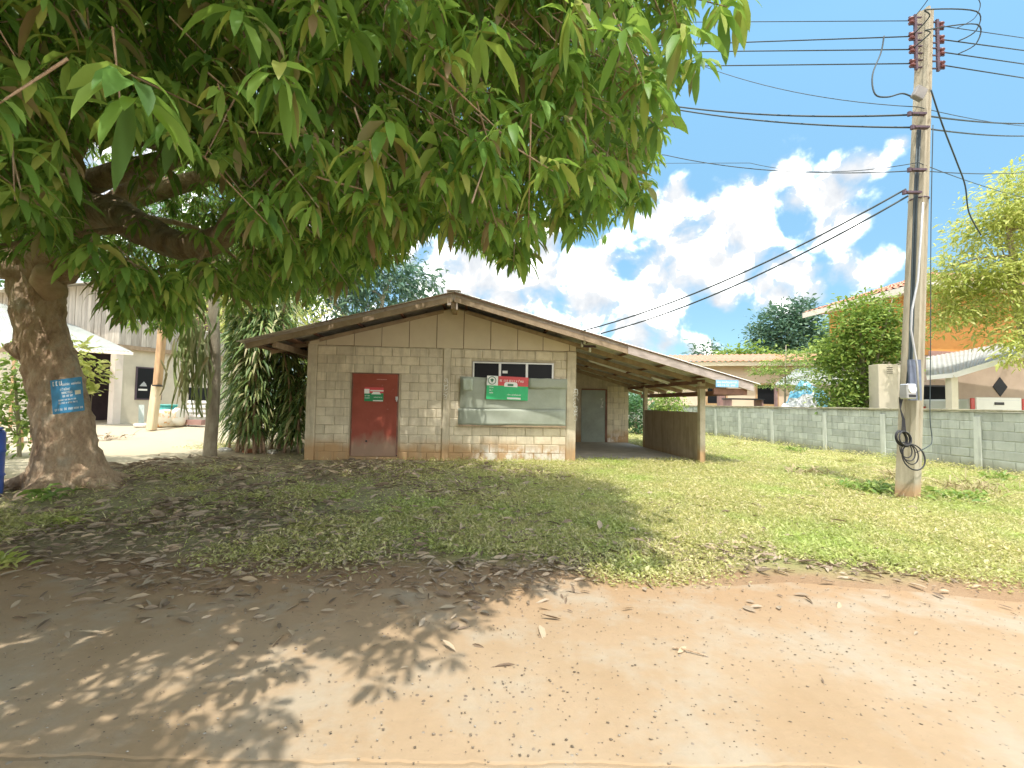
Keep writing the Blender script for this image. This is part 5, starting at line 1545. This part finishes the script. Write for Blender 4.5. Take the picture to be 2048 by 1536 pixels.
# pickup truck (seen from behind, over the wall)
tk = P(1996, 812, 13.2); gz = float(gh(tk.x, tk.y)); tz = P(1996, 795, 13.2).z
trk = thing('pickup_truck', 'cream pickup truck parked under the carport, its tailgate above the wall', 'truck', (tk.x, 13.2, gz), OR * .3)
TZ = tz - gz
MB().span((-.84, .02, .62), (.84, 2.0, TZ - .06)).build('bed', MT['truck'], trk, bevel=.05)
tg = MB().span((-.70, -.03, TZ - .52), (.70, .018, TZ)).build('tailgate', MT['truck'], trk, bevel=.02)
MB().span((-.14, -.045, TZ - .22), (.14, -.031, TZ - .14)).build('handle', MT['black'], tg)
MB().span((-.62, -.036, TZ - .085), (.62, -.031, TZ - .07)).build('crease', MT['alu'], tg)
for s in (-1, 1):
    MB().span((s * .84, -.025, TZ - .36), (s * .715, .018, TZ - .03)).build('taillight', MT['redlamp'], trk, bevel=.012)
cab = MB(); cab.prism([(2.01, .62), (5.2, .62), (5.2, 1.05), (4.2, 1.15), (3.6, 1.72), (2.4, 1.74), (2.05, 1.2)], -.80, .80, axis=0); cb = cab.build('cab', MT['truck'], trk, bevel=.03)
MB().add([(-.66, 2.04, 1.26), (.66, 2.04, 1.26), (.6, 2.33, 1.68), (-.6, 2.33, 1.68)], [(0, 1, 2, 3)]).build('rear_window', MT['glass'], trk)
MB().span((-.80, -.12, .42), (.80, -.04, .60)).build('bumper', MT['alu'], trk, bevel=.02)
for s in (-1, 1):
    for y_ in (.95, 4.1):
        wh = MB().tube([(s * .84, y_, .34), (s * .62, y_, .34)], .34, 20).build('wheel', MT['black'], trk); MB().tube([(s * .846, y_, .34), (s * .842, y_, .34)], .2, 14).build('rim', MT['alu'], wh)
ck = P(1880, 812, 14.6); gz = float(gh(ck.x, ck.y)); ct = P(1880, 769, 14.6).z - gz
car = thing('dark_car', 'dark hatchback parked behind the power pole under the carport', 'car', (ck.x, 14.6, gz))
MB().prism([(0, .35), (3.9, .35), (3.95, .8), (3.0, .95), (2.3, ct), (.35, ct), (.05, ct - .55), (-.02, .7)], -.62, .62, axis=0).build('body', MT['darkcar'], car, bevel=.04)
MB().add([(-.5, .03, ct - .5), (.5, .03, ct - .5), (.46, .30, ct - .06), (-.46, .30, ct - .06)], [(0, 1, 2, 3)]).build('rear_window', MT['glass'], car)
MB().span((-.55, -.05, ct - .70), (.55, -.015, ct - .64)).build('trim', MT['alu'], car)
for s in (-1, 1):
    MB().span((s * .62, -.05, ct - .85), (s * .46, -.015, ct - .72)).build('taillight', MT['redlamp'], car)
    for y_ in (.7, 3.2): MB().tube([(s * .63, y_, .3), (s * .45, y_, .3)], .3, 18).build('wheel', MT['black'], car)

# low tiled house behind
lA, lB = P(1360, 728, 27), P(1640, 716, 25)
lh = thing('low_tiled_house', 'low beige house with terracotta roof edge behind the carport', 'house', (lA.x, lA.y, .3), math.atan2(lB.y - lA.y, lB.x - lA.x))
ll = math.hypot(lB.x - lA.x, lB.y - lA.y); lz = (lA.z + lB.z) / 2 - .3
MB().span((-2, .5, -.5), (ll + 4, 6, lz - .1)).build('wall', MT['beige'], lh)
MB().span((-2.3, -.1, lz - .28), (ll + 4.3, -.06, lz - .02)).build('fascia', mat('cream_fascia', (.78, .62, .40), (.7, .55, .35), 3, .7, .05), lh)
for k in range(3):
    corr_quad(MB(), (-2.4, -.2 + k * 1.1, lz + k * .24), (ll + 4.4, -.2 + k * 1.1, lz + k * .24), (ll + 4.4, 1.0 + k * 1.1, lz + .26 + k * .24), (-2.4, 1.0 + k * 1.1, lz + .26 + k * .24), 90, .035).build('tile_course', MT['tile'], lh)
for x_ in (1.5, 4.2): 
    f_ = MB().span((x_, .46, 1.2), (x_ + 1.2, .499, 2.5)).build('window', MT['oldpost'], lh); MB().span((x_ + .1, .45, 1.3), (x_ + 1.1, .459, 2.4)).build('pane', MT['glass'], f_)

rp = P(1442, 790, 22.5); rpt = thing('purple_post', 'purple brown square post rising behind the boundary wall', 'post', (rp.x, 22.5, .2))
MB().span((-.14, -.14, -.1), (.14, .14, P(1442, 760, 22.5).z - .2)).build('shaft', MT['rose'], rpt)
MB().span((-.22, -.22, P(1442, 760, 22.5).z - .2), (.22, .22, P(1442, 757, 22.5).z - .2)).build('cap', MT['rose'], rpt)
tq = P(1490, 808, 21); tbl = thing('garden_table', 'dark topped garden table just visible over the boundary wall', 'table', (tq.x, 21, .3))
zt_ = P(1490, 797, 21).z - .3
MB().span((-.9, -.4, zt_ - .06), (.7, .4, zt_)).build('top', MT['black'], tbl)
for x_ in (-.85, .6): MB().span((x_, -.35, -.1), (x_ + .07, .35, zt_ - .061)).build('leg', MT['rose'], tbl)

wa = [P(1545, 770, 19.5), P(1720, 768, 17.5), P(1720, 728, 21), P(1590, 738, 22.5)]
was = thing('side_awning', 'low pale metal awning behind the feathery shrub', 'awning', wa[0])
for k in range(3): corr_quad(MB(), wa[0].lerp(wa[1], k / 3) - wa[0], wa[0].lerp(wa[1], (k + 1) / 3) - wa[0], wa[3].lerp(wa[2], (k + 1) / 3) - wa[0], wa[3].lerp(wa[2], k / 3) - wa[0], 12, .018).build('roof_sheet', MT['zinc'], was)
MB().beam(Vector((0, 0, -.08)), wa[1] - wa[0] + Vector((0, 0, -.08)), .04, .14).build('edge_board', MT['rafter'], was)
for t in (.05, .95):
    p_ = wa[0].lerp(wa[1], t); MB().span((p_.x - wa[0].x - .05, p_.y - wa[0].y - .0, .2 - wa[0].z), (p_.x - wa[0].x + .05, p_.y - wa[0].y + .1, p_.z - wa[0].z - .16)).build('post', MT['rose'], was)


def mound(name, label, cat, px, py, Y, rx, ry, h, m, seed, z0=.3):
    p = P(px, py, Y); bm = bmesh.new(); bmesh.ops.create_icosphere(bm, subdivisions=4, radius=1)
    for v in bm.verts:
        n_ = mnoise.noise(v.co * 2.6 + Vector((seed, 0, 0))) * .22 + mnoise.noise(v.co * 6 + Vector((seed, 3, 0))) * .08
        v.co = Vector((v.co.x * rx * (1 + n_), v.co.y * ry * (1 + n_), max(v.co.z, -.05) * h * (1 + n_)))
    me = bpy.data.meshes.new(name); bm.to_mesh(me); bm.free()
    o = ob(name, me, m); o.location = (p.x, Y, z0); return tag(o, label, cat)


zt_ = P(1600, 778, 15.5).z
mound('tarpaulin_heap', 'heap covered with blue tarpaulin behind the boundary wall', 'tarpaulin', 1612, 800, 18.2, 1.15, .9, P(1600, 778, 18.2).z - .25, MT['bluetarp'], 2)
mound('white_bags', 'white plastic sheeting bunched in front of the blue tarpaulin', 'sheeting', 1605, 808, 16.9, 1.15, .4, P(1600, 797, 16.9).z - .3, MT['whitetarp'], 5)
cb0 = P(1762, 808, 12.9); cbt = P(1762, 728, 12.9); cb1 = P(1808, 808, 12.9)
cab_ = thing('metal_cabinet', 'tall beige metal cabinet with vents standing behind the wall by the pole', 'cabinet', ((cb0.x + cb1.x) / 2 + .0, 13.05, .3), R(-8))
cwid = (cb1.x - cb0.x) / 2
MB().span((-cwid, -.15, 0), (cwid * .55, .3, cbt.z - .3)).build('body', MT['cabinet'], cab_, bevel=.01)
MB().span((cwid * .57, -.13, .1), (cwid, .3, cbt.z - .32)).build('side_panel', MT['fasciaw'], cab_, bevel=.01)
for k in range(4): MB().span((-cwid * .35, -.158, cbt.z - .40 - k * .055), (cwid * .12, -.1505, cbt.z - .385 - k * .055)).build('vent_slot', MT['black'], cab_)

# ------------------------------------------------------------------ trees and shrubs
def tree(name, label, ells, n, leaf, m, trunk_px, Y, clump=.35, per=26, seed=1, bark='palebark', aspect=.45, droop=.5, tr=.12, cat='tree', shell=.5, nb=5, zbase=None):
    b = P(*trunk_px, Y); bz = float(gh(b.x, b.y)) if zbase is None else zbase
    t = thing(name, label, cat, (b.x, b.y, bz)); o = Vector((b.x, b.y, bz))
    E = []
    for (px, py, Ye, rx, ry, rz_) in ells:      # radii given in photo pixels at that distance
        s = Ye / FPX; E.append((tuple(P(px, py, Ye) - o), (rx * s, ry * s, rz_ * s)))
    q, oo = crown_points(E, n, clump, per, seed, shell)
    q[:, 2] = np.maximum(q[:, 2], .05)
    tag(scatter_leaves('crown', q, leaf, m, t, aspect, .3, seed, droop, oo * .6), kind='stuff')
    c0_ = Vector(E[0][0]); rgk = random.Random(seed)
    mid = Vector((c0_.x * .3 + rgk.uniform(-.1, .1), c0_.y * .3, c0_.z * .45))
    pts, rr = spline([Vector((0, 0, -.2)), mid, c0_], [tr, tr * .8, tr * .3], 5)
    MB().tube(pts, rr, 9).build('trunk', MT[bark], t, True)
    for k in range(nb):
        e_ = Vector(q[rgk.randrange(len(q))]); s_ = pts[rgk.randrange(3, len(pts) - 1)]
        MB().tube([s_, s_.lerp(e_, .5) + Vector((0, 0, (e_ - s_).length * .08)), e_], [tr * .4, tr * .28, tr * .08], 6).build('branch', MT[bark], t, True)
    return t


tree('rounded_tree', 'glossy bright green round tree behind the wall left of the pole', [(1722, 665, 14.2, 70, 62, 66), (1762, 740, 14.2, 52, 50, 72), (1690, 745, 14.4, 52, 50, 70), (1735, 625, 14.2, 50, 45, 38), (1790, 670, 14.2, 30, 40, 55), (1730, 800, 14.2, 84, 50, 44), (1668, 705, 14.4, 34, 40, 40)], 15000, .13, MT['leafmid'], (1735, 812), 14.2, .19, 22, 3, shell=.2, zbase=.3)
tree('distant_tree', 'large dark green tree far behind the tiled houses', [(1575, 665, 40, 68, 60, 58), (1540, 690, 40, 38, 40, 40), (1625, 690, 40, 40, 40, 38), (1590, 630, 40, 40, 40, 28)], 9000, .34, MT['leafblue'], (1580, 815), 40, .42, 22, 5, tr=.35)
tree('small_palm_tree', 'small spiky tree top far behind the carport roof', [(1413, 706, 38, 24, 24, 20)], 700, .45, MT['leafblue'], (1413, 812), 38, .35, 20, 6, aspect=.2, tr=.15)
tree('hedge_tree', 'low leafy tree line behind the terracotta roof', [(1500, 712, 36, 45, 40, 16), (1450, 716, 36, 20, 30, 10), (1650, 720, 30, 40, 40, 26)], 2600, .3, MT['leafmid'], (1500, 812), 36, .35, 20, 7)
tree('yard_bush', 'green bush growing behind the half wall of the carport', [(1335, 812, 21, 36, 36, 22), (1318, 840, 21, 30, 30, 18)], 2600, .14, MT['leafmid'], (1335, 845), 21, .16, 20, 8, cat='bush', tr=.06, nb=3)
tree('dark_bush', 'dark leafy bush seen through the gap beside the carport wall', [(1272, 830, 20.5, 26, 36, 36), (1262, 800, 22, 26, 30, 14)], 2200, .15, MT['leafdark'], (1272, 870), 20.5, .16, 20, 9, cat='bush', tr=.06, nb=3)
tree('spreading_tree', 'light olive green feathery tree overhanging the right edge of the yard', [(2010, 420, 11.2, 75, 60, 40), (1990, 470, 11.4, 105, 60, 30), (2060, 380, 11.2, 60, 60, 70), (1955, 540, 11.5, 100, 60, 45), (2040, 560, 11, 70, 60, 60), (1900, 570, 11.8, 45, 50, 40), (1940, 610, 11.8, 70, 60, 45), (2040, 660, 11, 50, 60, 40), (1890, 640, 11.8, 30, 45, 26), (2120, 500, 11.2, 80, 70, 120), (2035, 700, 10.6, 30, 30, 40)], 17000, .15, MT['leafyellow'], (2075, 830), 11.6, .17, 22, 10, aspect=.26, droop=1.0, tr=.13, shell=.3, nb=9, zbase=.3)


def feather():
    b = P(1568, 812, 17.0); t = thing('feathery_shrub', 'slim feathery shrub with tiers of fine leaves behind the wall', 'shrub', (b.x, b.y, .3)); o = Vector((b.x, b.y, .3)); rgn = np.random.default_rng(4)
    tp = P(1572, 690, 17.0) - o
    MB().tube([(0, 0, -.1), tp * .5, tp], [.045, .035, .012], 7).build('trunk', MT['palebark'], t, True)
    Q, O = [], []
    for (px, py, w) in ((1560, 768, 45), (1590, 756, 50), (1545, 742, 45), (1600, 735, 70), (1560, 722, 40), (1610, 712, 75), (1640, 700, 60), (1575, 702, 25), (1530, 735, 35), (1650, 745, 45), (1610, 775, 40), (1640, 722, 50)):
        c = np.array(P(px, py, 17.0) - o); n = int(w * 8); a = rgn.uniform(0, 6.28, n); r = rgn.uniform(0, 1, n) ** .6 * w * 17.0 / FPX
        Q.append(c + np.stack([np.cos(a) * r, np.sin(a) * r * .8, rgn.normal(size=n) * .05 - r * .12], 1)); O.append(np.stack([np.cos(a), np.sin(a), -.2 + 0 * a], 1))
        e_ = Vector(c); MB().tube([tp * min(.95, max(.1, e_.z / tp.z - .1)), e_], [.016, .006], 5).build('branch', MT['palebark'], t)
    tag(scatter_leaves('crown', np.concatenate(Q), .10, MT['leafmid'], t, .3, .1, 6, .5, np.concatenate(O)), kind='stuff')


feather()
tree('blue_mango_tree', 'dark blue green tree rising behind the shed roof', [(770, 575, 17, 90, 60, 60), (700, 600, 17, 60, 60, 50), (830, 560, 17.5, 45, 50, 35), (640, 560, 17, 80, 60, 70), (720, 540, 17, 110, 60, 50)], 5200, .3, MT['leafblue'], (730, 850), 17, .35, 22, 11, aspect=.25, droop=1.1, tr=.16, shell=.35)
tree('yellow_bamboo', 'sunlit yellow green bushy tree behind the dracaena clump', [(480, 640, 14.5, 55, 50, 60), (540, 640, 14.8, 60, 50, 60), (600, 620, 15, 50, 50, 40), (470, 590, 14.5, 40, 40, 40)], 4200, .16, MT['leafyellow'], (500, 860), 14.5, .25, 22, 12, aspect=.25, droop=.8, shell=.3)
tree('back_tree', 'mid green tree standing behind the white house and yard', [(330, 520, 26, 190, 120, 120), (560, 540, 26, 160, 100, 110), (120, 540, 27, 170, 120, 120), (450, 440, 27, 160, 100, 90)], 9000, .32, MT['leafdark'], (520, 830), 25, .5, 22, 13, tr=.3, shell=.35)
tree('side_shrub', 'leafy shrub visible between the dracaena clump and the shed corner', [(610, 780, 15, 26, 30, 50), (590, 830, 15.5, 30, 30, 26), (625, 700, 16, 25, 30, 40)], 2400, .16, MT['leafmid'], (608, 862), 15.2, .2, 22, 14, cat='shrub', tr=.05, nb=3)
tree('trunk_shrub', 'yellowing shrub growing just behind the mango trunk', [(172, 745, 8.6, 26, 26, 22), (150, 700, 8.6, 22, 22, 30), (160, 790, 8.6, 26, 20, 20), (190, 738, 8.5, 16, 16, 10)], 420, .13, MT['leafyellow'], (165, 900), 8.6, .14, 14, 15, cat='shrub', tr=.03, nb=5, aspect=.5)
tree('shady_shrub', 'dark green shrub by the bench left of the mango trunk', [(28, 740, 9.5, 34, 30, 40), (40, 820, 9.5, 40, 30, 50), (10, 790, 9.5, 30, 30, 40), (55, 870, 9.5, 30, 20, 30)], 1100, .14, MT['leafmid'], (40, 920), 9.5, .2, 16, 16, cat='shrub', tr=.04, nb=5)


def treeline():
    rg = np.random.default_rng(9); pts = []
    for k in range(260):
        a = rg.uniform(-1.35, 1.35); r = rg.uniform(62, 90); c = np.array([math.sin(a) * r, math.cos(a) * r, 0]); h = rg.uniform(2.0, 4.0)
        m = 26; pts.append(c + rg.normal(size=(m, 3)) * np.array([2.0, 1.5, h * .3]) + np.array([0, 0, h * .55]))
    q = np.concatenate(pts); q[:, 2] = np.maximum(q[:, 2], .3)
    tag(scatter_leaves('far_woods', q, 1.3, MT['leafblue'], None, .6, .3, 3), kind='stuff')


treeline()

# ------------------------------------------------------------------ ground cover
def strewn_ok(x, y):
    """not inside the shed, its floor or beyond the boundary wall"""
    u = (x - SO.x) * su.x + (y - SO.y) * su.y; v = (x - SO.x) * sv.x + (y - SO.y) * sv.y
    inside = (u > -.05) & (u < LW + .02) & (v > -.05) & (v < 6.1)
    slab = (u > LW) & (u < pu) & (v > .42) & (v < 5.0)
    return ~inside & ~slab & (x < FA + FB * y - .08)


def vnoise(x, y, s, seed=0):
    return .5 + .25 * (np.sin(x * s + 1.3 * np.sin(y * s * .7 + seed)) + np.sin(y * s * 1.1 + 1.7 * np.sin(x * s * .8 + 2 + seed)))


def grass():
    rg = np.random.default_rng(31); n = 1500000
    u = rg.uniform(0, 1, n); y0, y1, e = 3.5, 24.0, 1.35
    y = (y0 ** -e + u * (y1 ** -e - y0 ** -e)) ** (-1 / e)
    x = rg.uniform(-1, 1, n) * (1.25 * y + 1.2)
    ed = road_edge(x)
    d = sstep(-.05, 1.0, y - ed + .9 * (vnoise(x, y, 2.2) - .5)) * (.35 + .65 * sstep(.2, .9, y - ed))
    right = sstep(-2.6, .6, x + .6 * (vnoise(x, y, 1.4, 3) - .5) * 3)
    under = (.10 + .75 * sstep(.50, .72, vnoise(x, y, 1.9, 5) * .6 + vnoise(x, y, 4.7, 1) * .4)) * sstep(-7.5, -4.5, x) * (1 - .7 * sstep(8.2, 9.2, y))
    strip = .8 * np.exp(-((x + 7.3) / .8) ** 2) * sstep(11.2, 11.6, y) * (1 - sstep(12.2, 13, y))
    dens = d * np.maximum(np.maximum(right, under * .46), strip)
    dens = np.where((x < -4.9) & (y > 9.6), strip, dens)
    dens *= .42 + .58 * sstep(.25, .55, vnoise(x, y, 3.1, 9) * .6 + vnoise(x, y, 7.3, 2) * .4)
    keep = (rg.uniform(0, 1, n) < dens) & strewn_ok(x, y)
    x, y = x[keep], y[keep]; n = len(x)
    n = min(n, 560000); x, y = x[:n], y[:n]
    z = gh(x, y)
    hgt = rg.uniform(.0, 1, n) ** 1.5 * .05 * (1 + .03 * y) * (.5 + .8 * vnoise(x, y, 2.0, 4))
    tall = sstep(.35, .0, np.abs(x - (FA + FB * y)) - .25) * rg.uniform(0, .10, n)
    p = np.stack([x, y, z + .004 + hgt + tall], 1)
    a = rg.uniform(0, 6.28, n); d0 = np.stack([np.cos(a), np.sin(a), rg.normal(.35, .35, n)], 1); d0 = unit(d0)
    L = rg.normal(.036, .011, n).clip(.015, .075) * (1 + .055 * np.maximum(y - 4, 0)); Wd = L * rg.uniform(.22, .5, n)
    bl = rg.uniform(0, 1, n) < .07
    L = np.where(bl, L * 1.9, L); Wd = np.where(bl, L * .09, Wd); d0[bl, 2] += .9; d0 = unit(d0)
    big = rg.uniform(0, 1, n) < .06; L = np.where(big & ~bl, L * 1.6, L)
    s = unit(np.cross(d0, rg.normal(size=(n, 3)) * .5 + np.array([0, 0, 1.0])))
    mid = p + d0 * L[:, None] * .5
    V = np.stack([p, mid - s * Wd[:, None] * .5, p + d0 * L[:, None] - np.array([0, 0, 1.0]) * L[:, None] * .12, mid + s * Wd[:, None] * .5], 1).reshape(-1, 3)
    F = [np.arange(4 * n).reshape(-1, 4)]
    tag(ob('grass', np_mesh('grass', V, F), MT['grass']), kind='stuff')


grass()


GRIT = leafmat('grit', [(0, (.07, .055, .04)), (.5, (.13, .10, .07)), (.85, (.19, .15, .11)), (1, (.26, .23, .19))], .9, .02, (.3, .2, .1), .2)


def litter():
    rg = np.random.default_rng(41)
    X, Y = [], []
    n = 13000; x = rg.uniform(-7.5, 5.0, n); y = road_edge(x) + np.where(x < .5, .28, .34) + rg.normal(0, 1, n) * np.where(x < .5, .42, .20)
    w = np.where(x < .8, 1.0, np.clip(1.0 - (x - .8) / 4.0, .04, 1)) * (.35 + .65 * sstep(.35, .6, vnoise(x, y, 2.6, 2)))
    k = rg.uniform(0, 1, n) < w * .62; X.append(x[k]); Y.append(y[k])
    n = 15000; x = rg.uniform(-7.5, 1.2, n); y = rg.uniform(3.8, 9.6, n)
    k = rg.uniform(0, 1, n) < (.25 + .75 * sstep(.4, .65, vnoise(x, y, 1.6, 7) * .7 + vnoise(x, y, 5.1, 3) * .3)) * .8 * (1 - .8 * sstep(-.6, 1.2, x)); X.append(x[k]); Y.append(y[k])
    n = 2600; x = rg.uniform(-6, 6, n); y = road_edge(x) + .35 - np.abs(rg.normal(size=n)) * .8; k = rg.uniform(0, 1, n) < np.where(x < .5, .22, .05); small0 = sum(len(q) for q in X); X.append(x[k]); Y.append(y[k])
    n = 260; X.append(rg.uniform(.5, 6, n)); Y.append(rg.uniform(3.9, 7, n))
    x, y = np.concatenate(X), np.concatenate(Y); k = strewn_ok(x, y) & (y > 2.3); x, y = x[k], y[k]; n = len(x)
    z = np.where(y > road_edge(x) - .1, gh(x, y) + .012 + rg.uniform(.008, .05, n) * sstep(3.8, 4.6, y), .018)
    a = rg.uniform(0, 6.28, n); d0 = unit(np.stack([np.cos(a), np.sin(a), rg.normal(.04, .10, n)], 1))
    L = (.066 * np.exp(rg.normal(size=n) * .5)).clip(.02, .16) * (1 + .55 * sstep(4.2, 5.2, y))
    V, F = leaf_arrays(np.stack([x, y, z], 1), d0, L, L * rg.uniform(.16, .30, n), rg.normal(.15, .25, n), rg.normal(size=n) * .6, True, fold=.5)
    V[:, 2] = np.maximum(V[:, 2], gh(V[:, 0], V[:, 1]) + .008)
    tag(ob('leaf_litter', np_mesh('leaf_litter', V, F), MT['litter']), kind='stuff')
    rgp = np.random.default_rng(47); n = 4200     # loose grit and small stones on the road
    y = rgp.uniform(0.9, 3.7, n) ; x = rgp.uniform(-1, 1, n) * (1.2 * y + .8)
    sz = (.0036 * np.exp(rgp.normal(size=n) * .4)).clip(.0018, .0065)
    ic = np.array([[0, 0, 1], [.9, 0, .35], [.28, .85, .35], [-.73, .53, .35], [-.73, -.53, .35], [.28, -.85, .35], [0, 0, -.5]])
    fc = np.array([[0, i, i % 5 + 1] for i in range(1, 6)] + [[6, i % 5 + 1, i] for i in range(1, 6)])
    V = ic[None] * (1 + rgp.normal(size=(n, 7, 3)) * .22) * sz[:, None, None] * np.array([1.3, 1, .6]) + np.stack([x, y, np.full(n, .0125)], 1)[:, None]
    F = (fc.ravel()[None] + (np.arange(n) * 7)[:, None]).reshape(-1, 3)
    tag(ob('gravel', np_mesh('gravel', V.reshape(-1, 3), [F]), GRIT), kind='stuff')
    # single leaves one can pick out on the bare road
    rgk = np.random.default_rng(43)
    spots = [(270, 1243, .2, 'dark'), (485, 1292, .16, 'clump'), (1510, 1210, .2, 'l'), (1620, 1195, .18, 'l'), (1355, 1313, .16, 'l')]
    m = 30
    for i in range(m):
        px, py = (rgk.uniform(-20, 1000), rgk.uniform(1175, 1262)) if i < 25 else (rgk.uniform(1000, 1900), rgk.uniform(1180, 1235))
        if i < 5: px, py = spots[i][0], spots[i][1]
        g = G(px, py); a = rgk.uniform(0, 6.28)
        V, F = leaf_arrays(np.zeros((1, 3)), unit(np.array([[math.cos(a), math.sin(a), .03]])), np.array([rgk.uniform(.06, .12)]), np.array([rgk.uniform(.022, .045)]), np.array([.06]), np.array([rgk.normal() * .3]), True, .35)
        o = ob('dry_leaf', np_mesh('dry_leaf', V, F), MT['litter']); o.location = (g.x, g.y, .019)
        tag(o, 'dry brown mango leaf lying loose on the bare sandy road', 'leaf', 'dry leaves scattered on the road')
    tw = G(1345, 1302)
    tag(MB().tube([(tw.x, tw.y, .02), (tw.x + .07, tw.y - .03, .026), (tw.x + .16, tw.y - .075, .018)], [.006, .005, .003], 6).build('twig', MT['bark']), 'short dark twig lying alone on the sunlit road', 'twig')


litter()


def weed(name, label, px, py, n, hgt, spread, m, seed, cat='weed', asp=.12, L=.25, droop=.8, lift=.9):
    g = G(px, py); rg = np.random.default_rng(seed)
    p = np.stack([rg.normal(size=n) * spread, rg.normal(size=n) * spread * .7, rg.uniform(0, hgt, n)], 1)
    p[:, 2] += gh(p[:, 0] + g.x, p[:, 1] + g.y) - float(gh(g.x, g.y))
    a = rg.uniform(0, 6.28, n); d0 = unit(np.stack([np.cos(a), np.sin(a), rg.normal(lift, .4, n)], 1))
    LL = rg.normal(L, L * .25, n).clip(L * .4, L * 1.7)
    V, F = leaf_arrays(p, d0, LL, LL * asp, np.full(n, droop), rg.normal(size=n) * .4, False)
    V[:, 2] = np.maximum(V[:, 2], -.02)
    o = ob(name, np_mesh(name, V, F), m); o.location = (g.x, g.y, float(gh(g.x, g.y))); return tag(o, label, cat, kind='stuff' if n > 100 else None)


weed('dry_weeds', 'tangle of dry brown weeds on the grass right of the pole', 1935, 985, 260, .09, .42, MT['drygrass'], 1, asp=.05, L=.28)
weed('dry_weed_tuft', 'small dry brown weed stalks just left of the pole foot', 1793, 965, 110, .18, .12, MT['drygrass'], 2, asp=.06, L=.3)
weed('weed_clump', 'low green weeds growing left of the power pole', 1750, 985, 420, .12, .26, MT['leafmid'], 3, asp=.3, L=.10)
weed('weed_tuft', 'leafy green weeds at the right foot of the pole', 1905, 1000, 300, .10, .26, MT['leafmid'], 4, asp=.3, L=.11)
weed('pruned_branch', 'pruned leafy brown branch lying on the grass left of the pole', 1625, 950, 150, .07, .28, MT['drygrass'], 5, 'branch', .2, .14)
weed('seedling', 'bright green seedling in the leaf litter before the mango trunk', 145, 1052, 60, .06, .06, MT['leafyellow'], 6, 'plant', .4, .09)
weed('edge_seedling', 'bright green sprig at the far left road edge', 4, 1138, 70, .08, .09, MT['leafyellow'], 7, 'plant', .35, .11)
weed('root_plant', 'grey green leafy plant at the foot of the mango trunk', 92, 1000, 34, .1, .13, MT['leafmid'], 8, 'plant', .22, .22, 1.4, .9)
weed('fallen_twigs', 'brown dead twigs lying on the sunny yard behind the trunk', 222, 880, 60, .08, .22, MT['litter'], 9, 'branch', .1, .35, .9, .5)
for k, (px, py, lab) in enumerate(((1480, 893, 'small weed tuft growing against the boundary wall nearest the carport'), (1585, 905, 'leafy weed tuft at the foot of the boundary wall behind the pruned branch'), (1700, 925, 'weed tuft at the wall foot left of the power pole'), (1990, 962, 'broad leafy weed at the wall foot in the right corner'))):
    weed('wall_weed', lab, px, py, 95, .12, .16, MT['leafmid'] if k % 2 else MT['grass'], 60 + k, 'weed', .2, .16, .9, 1.0)
for k, (px, py, lab) in enumerate(((450, 902, 'pale broken stone at the foot of the dracaena clump'), (500, 905, 'red brick half sunk beside the dracaena stems'), (545, 907, 'small pale stone in the shade left of the shed'))):
    g = G(px, py); bm = bmesh.new(); bmesh.ops.create_icosphere(bm, subdivisions=2, radius=.11)
    for v in bm.verts: v.co *= 1 + mnoise.noise(v.co * 9 + Vector((k, 0, 0))) * .4; v.co.z *= .6
    me = bpy.data.meshes.new('stone'); bm.to_mesh(me); bm.free(); o = ob('stone', me, MT['brick'] if k == 1 else MT['rubble']); o.location = (g.x, g.y, g.z + .03); o.rotation_euler = (0, 0, k); o.scale = (1.6, 1, 1); tag(o, lab, 'stone')
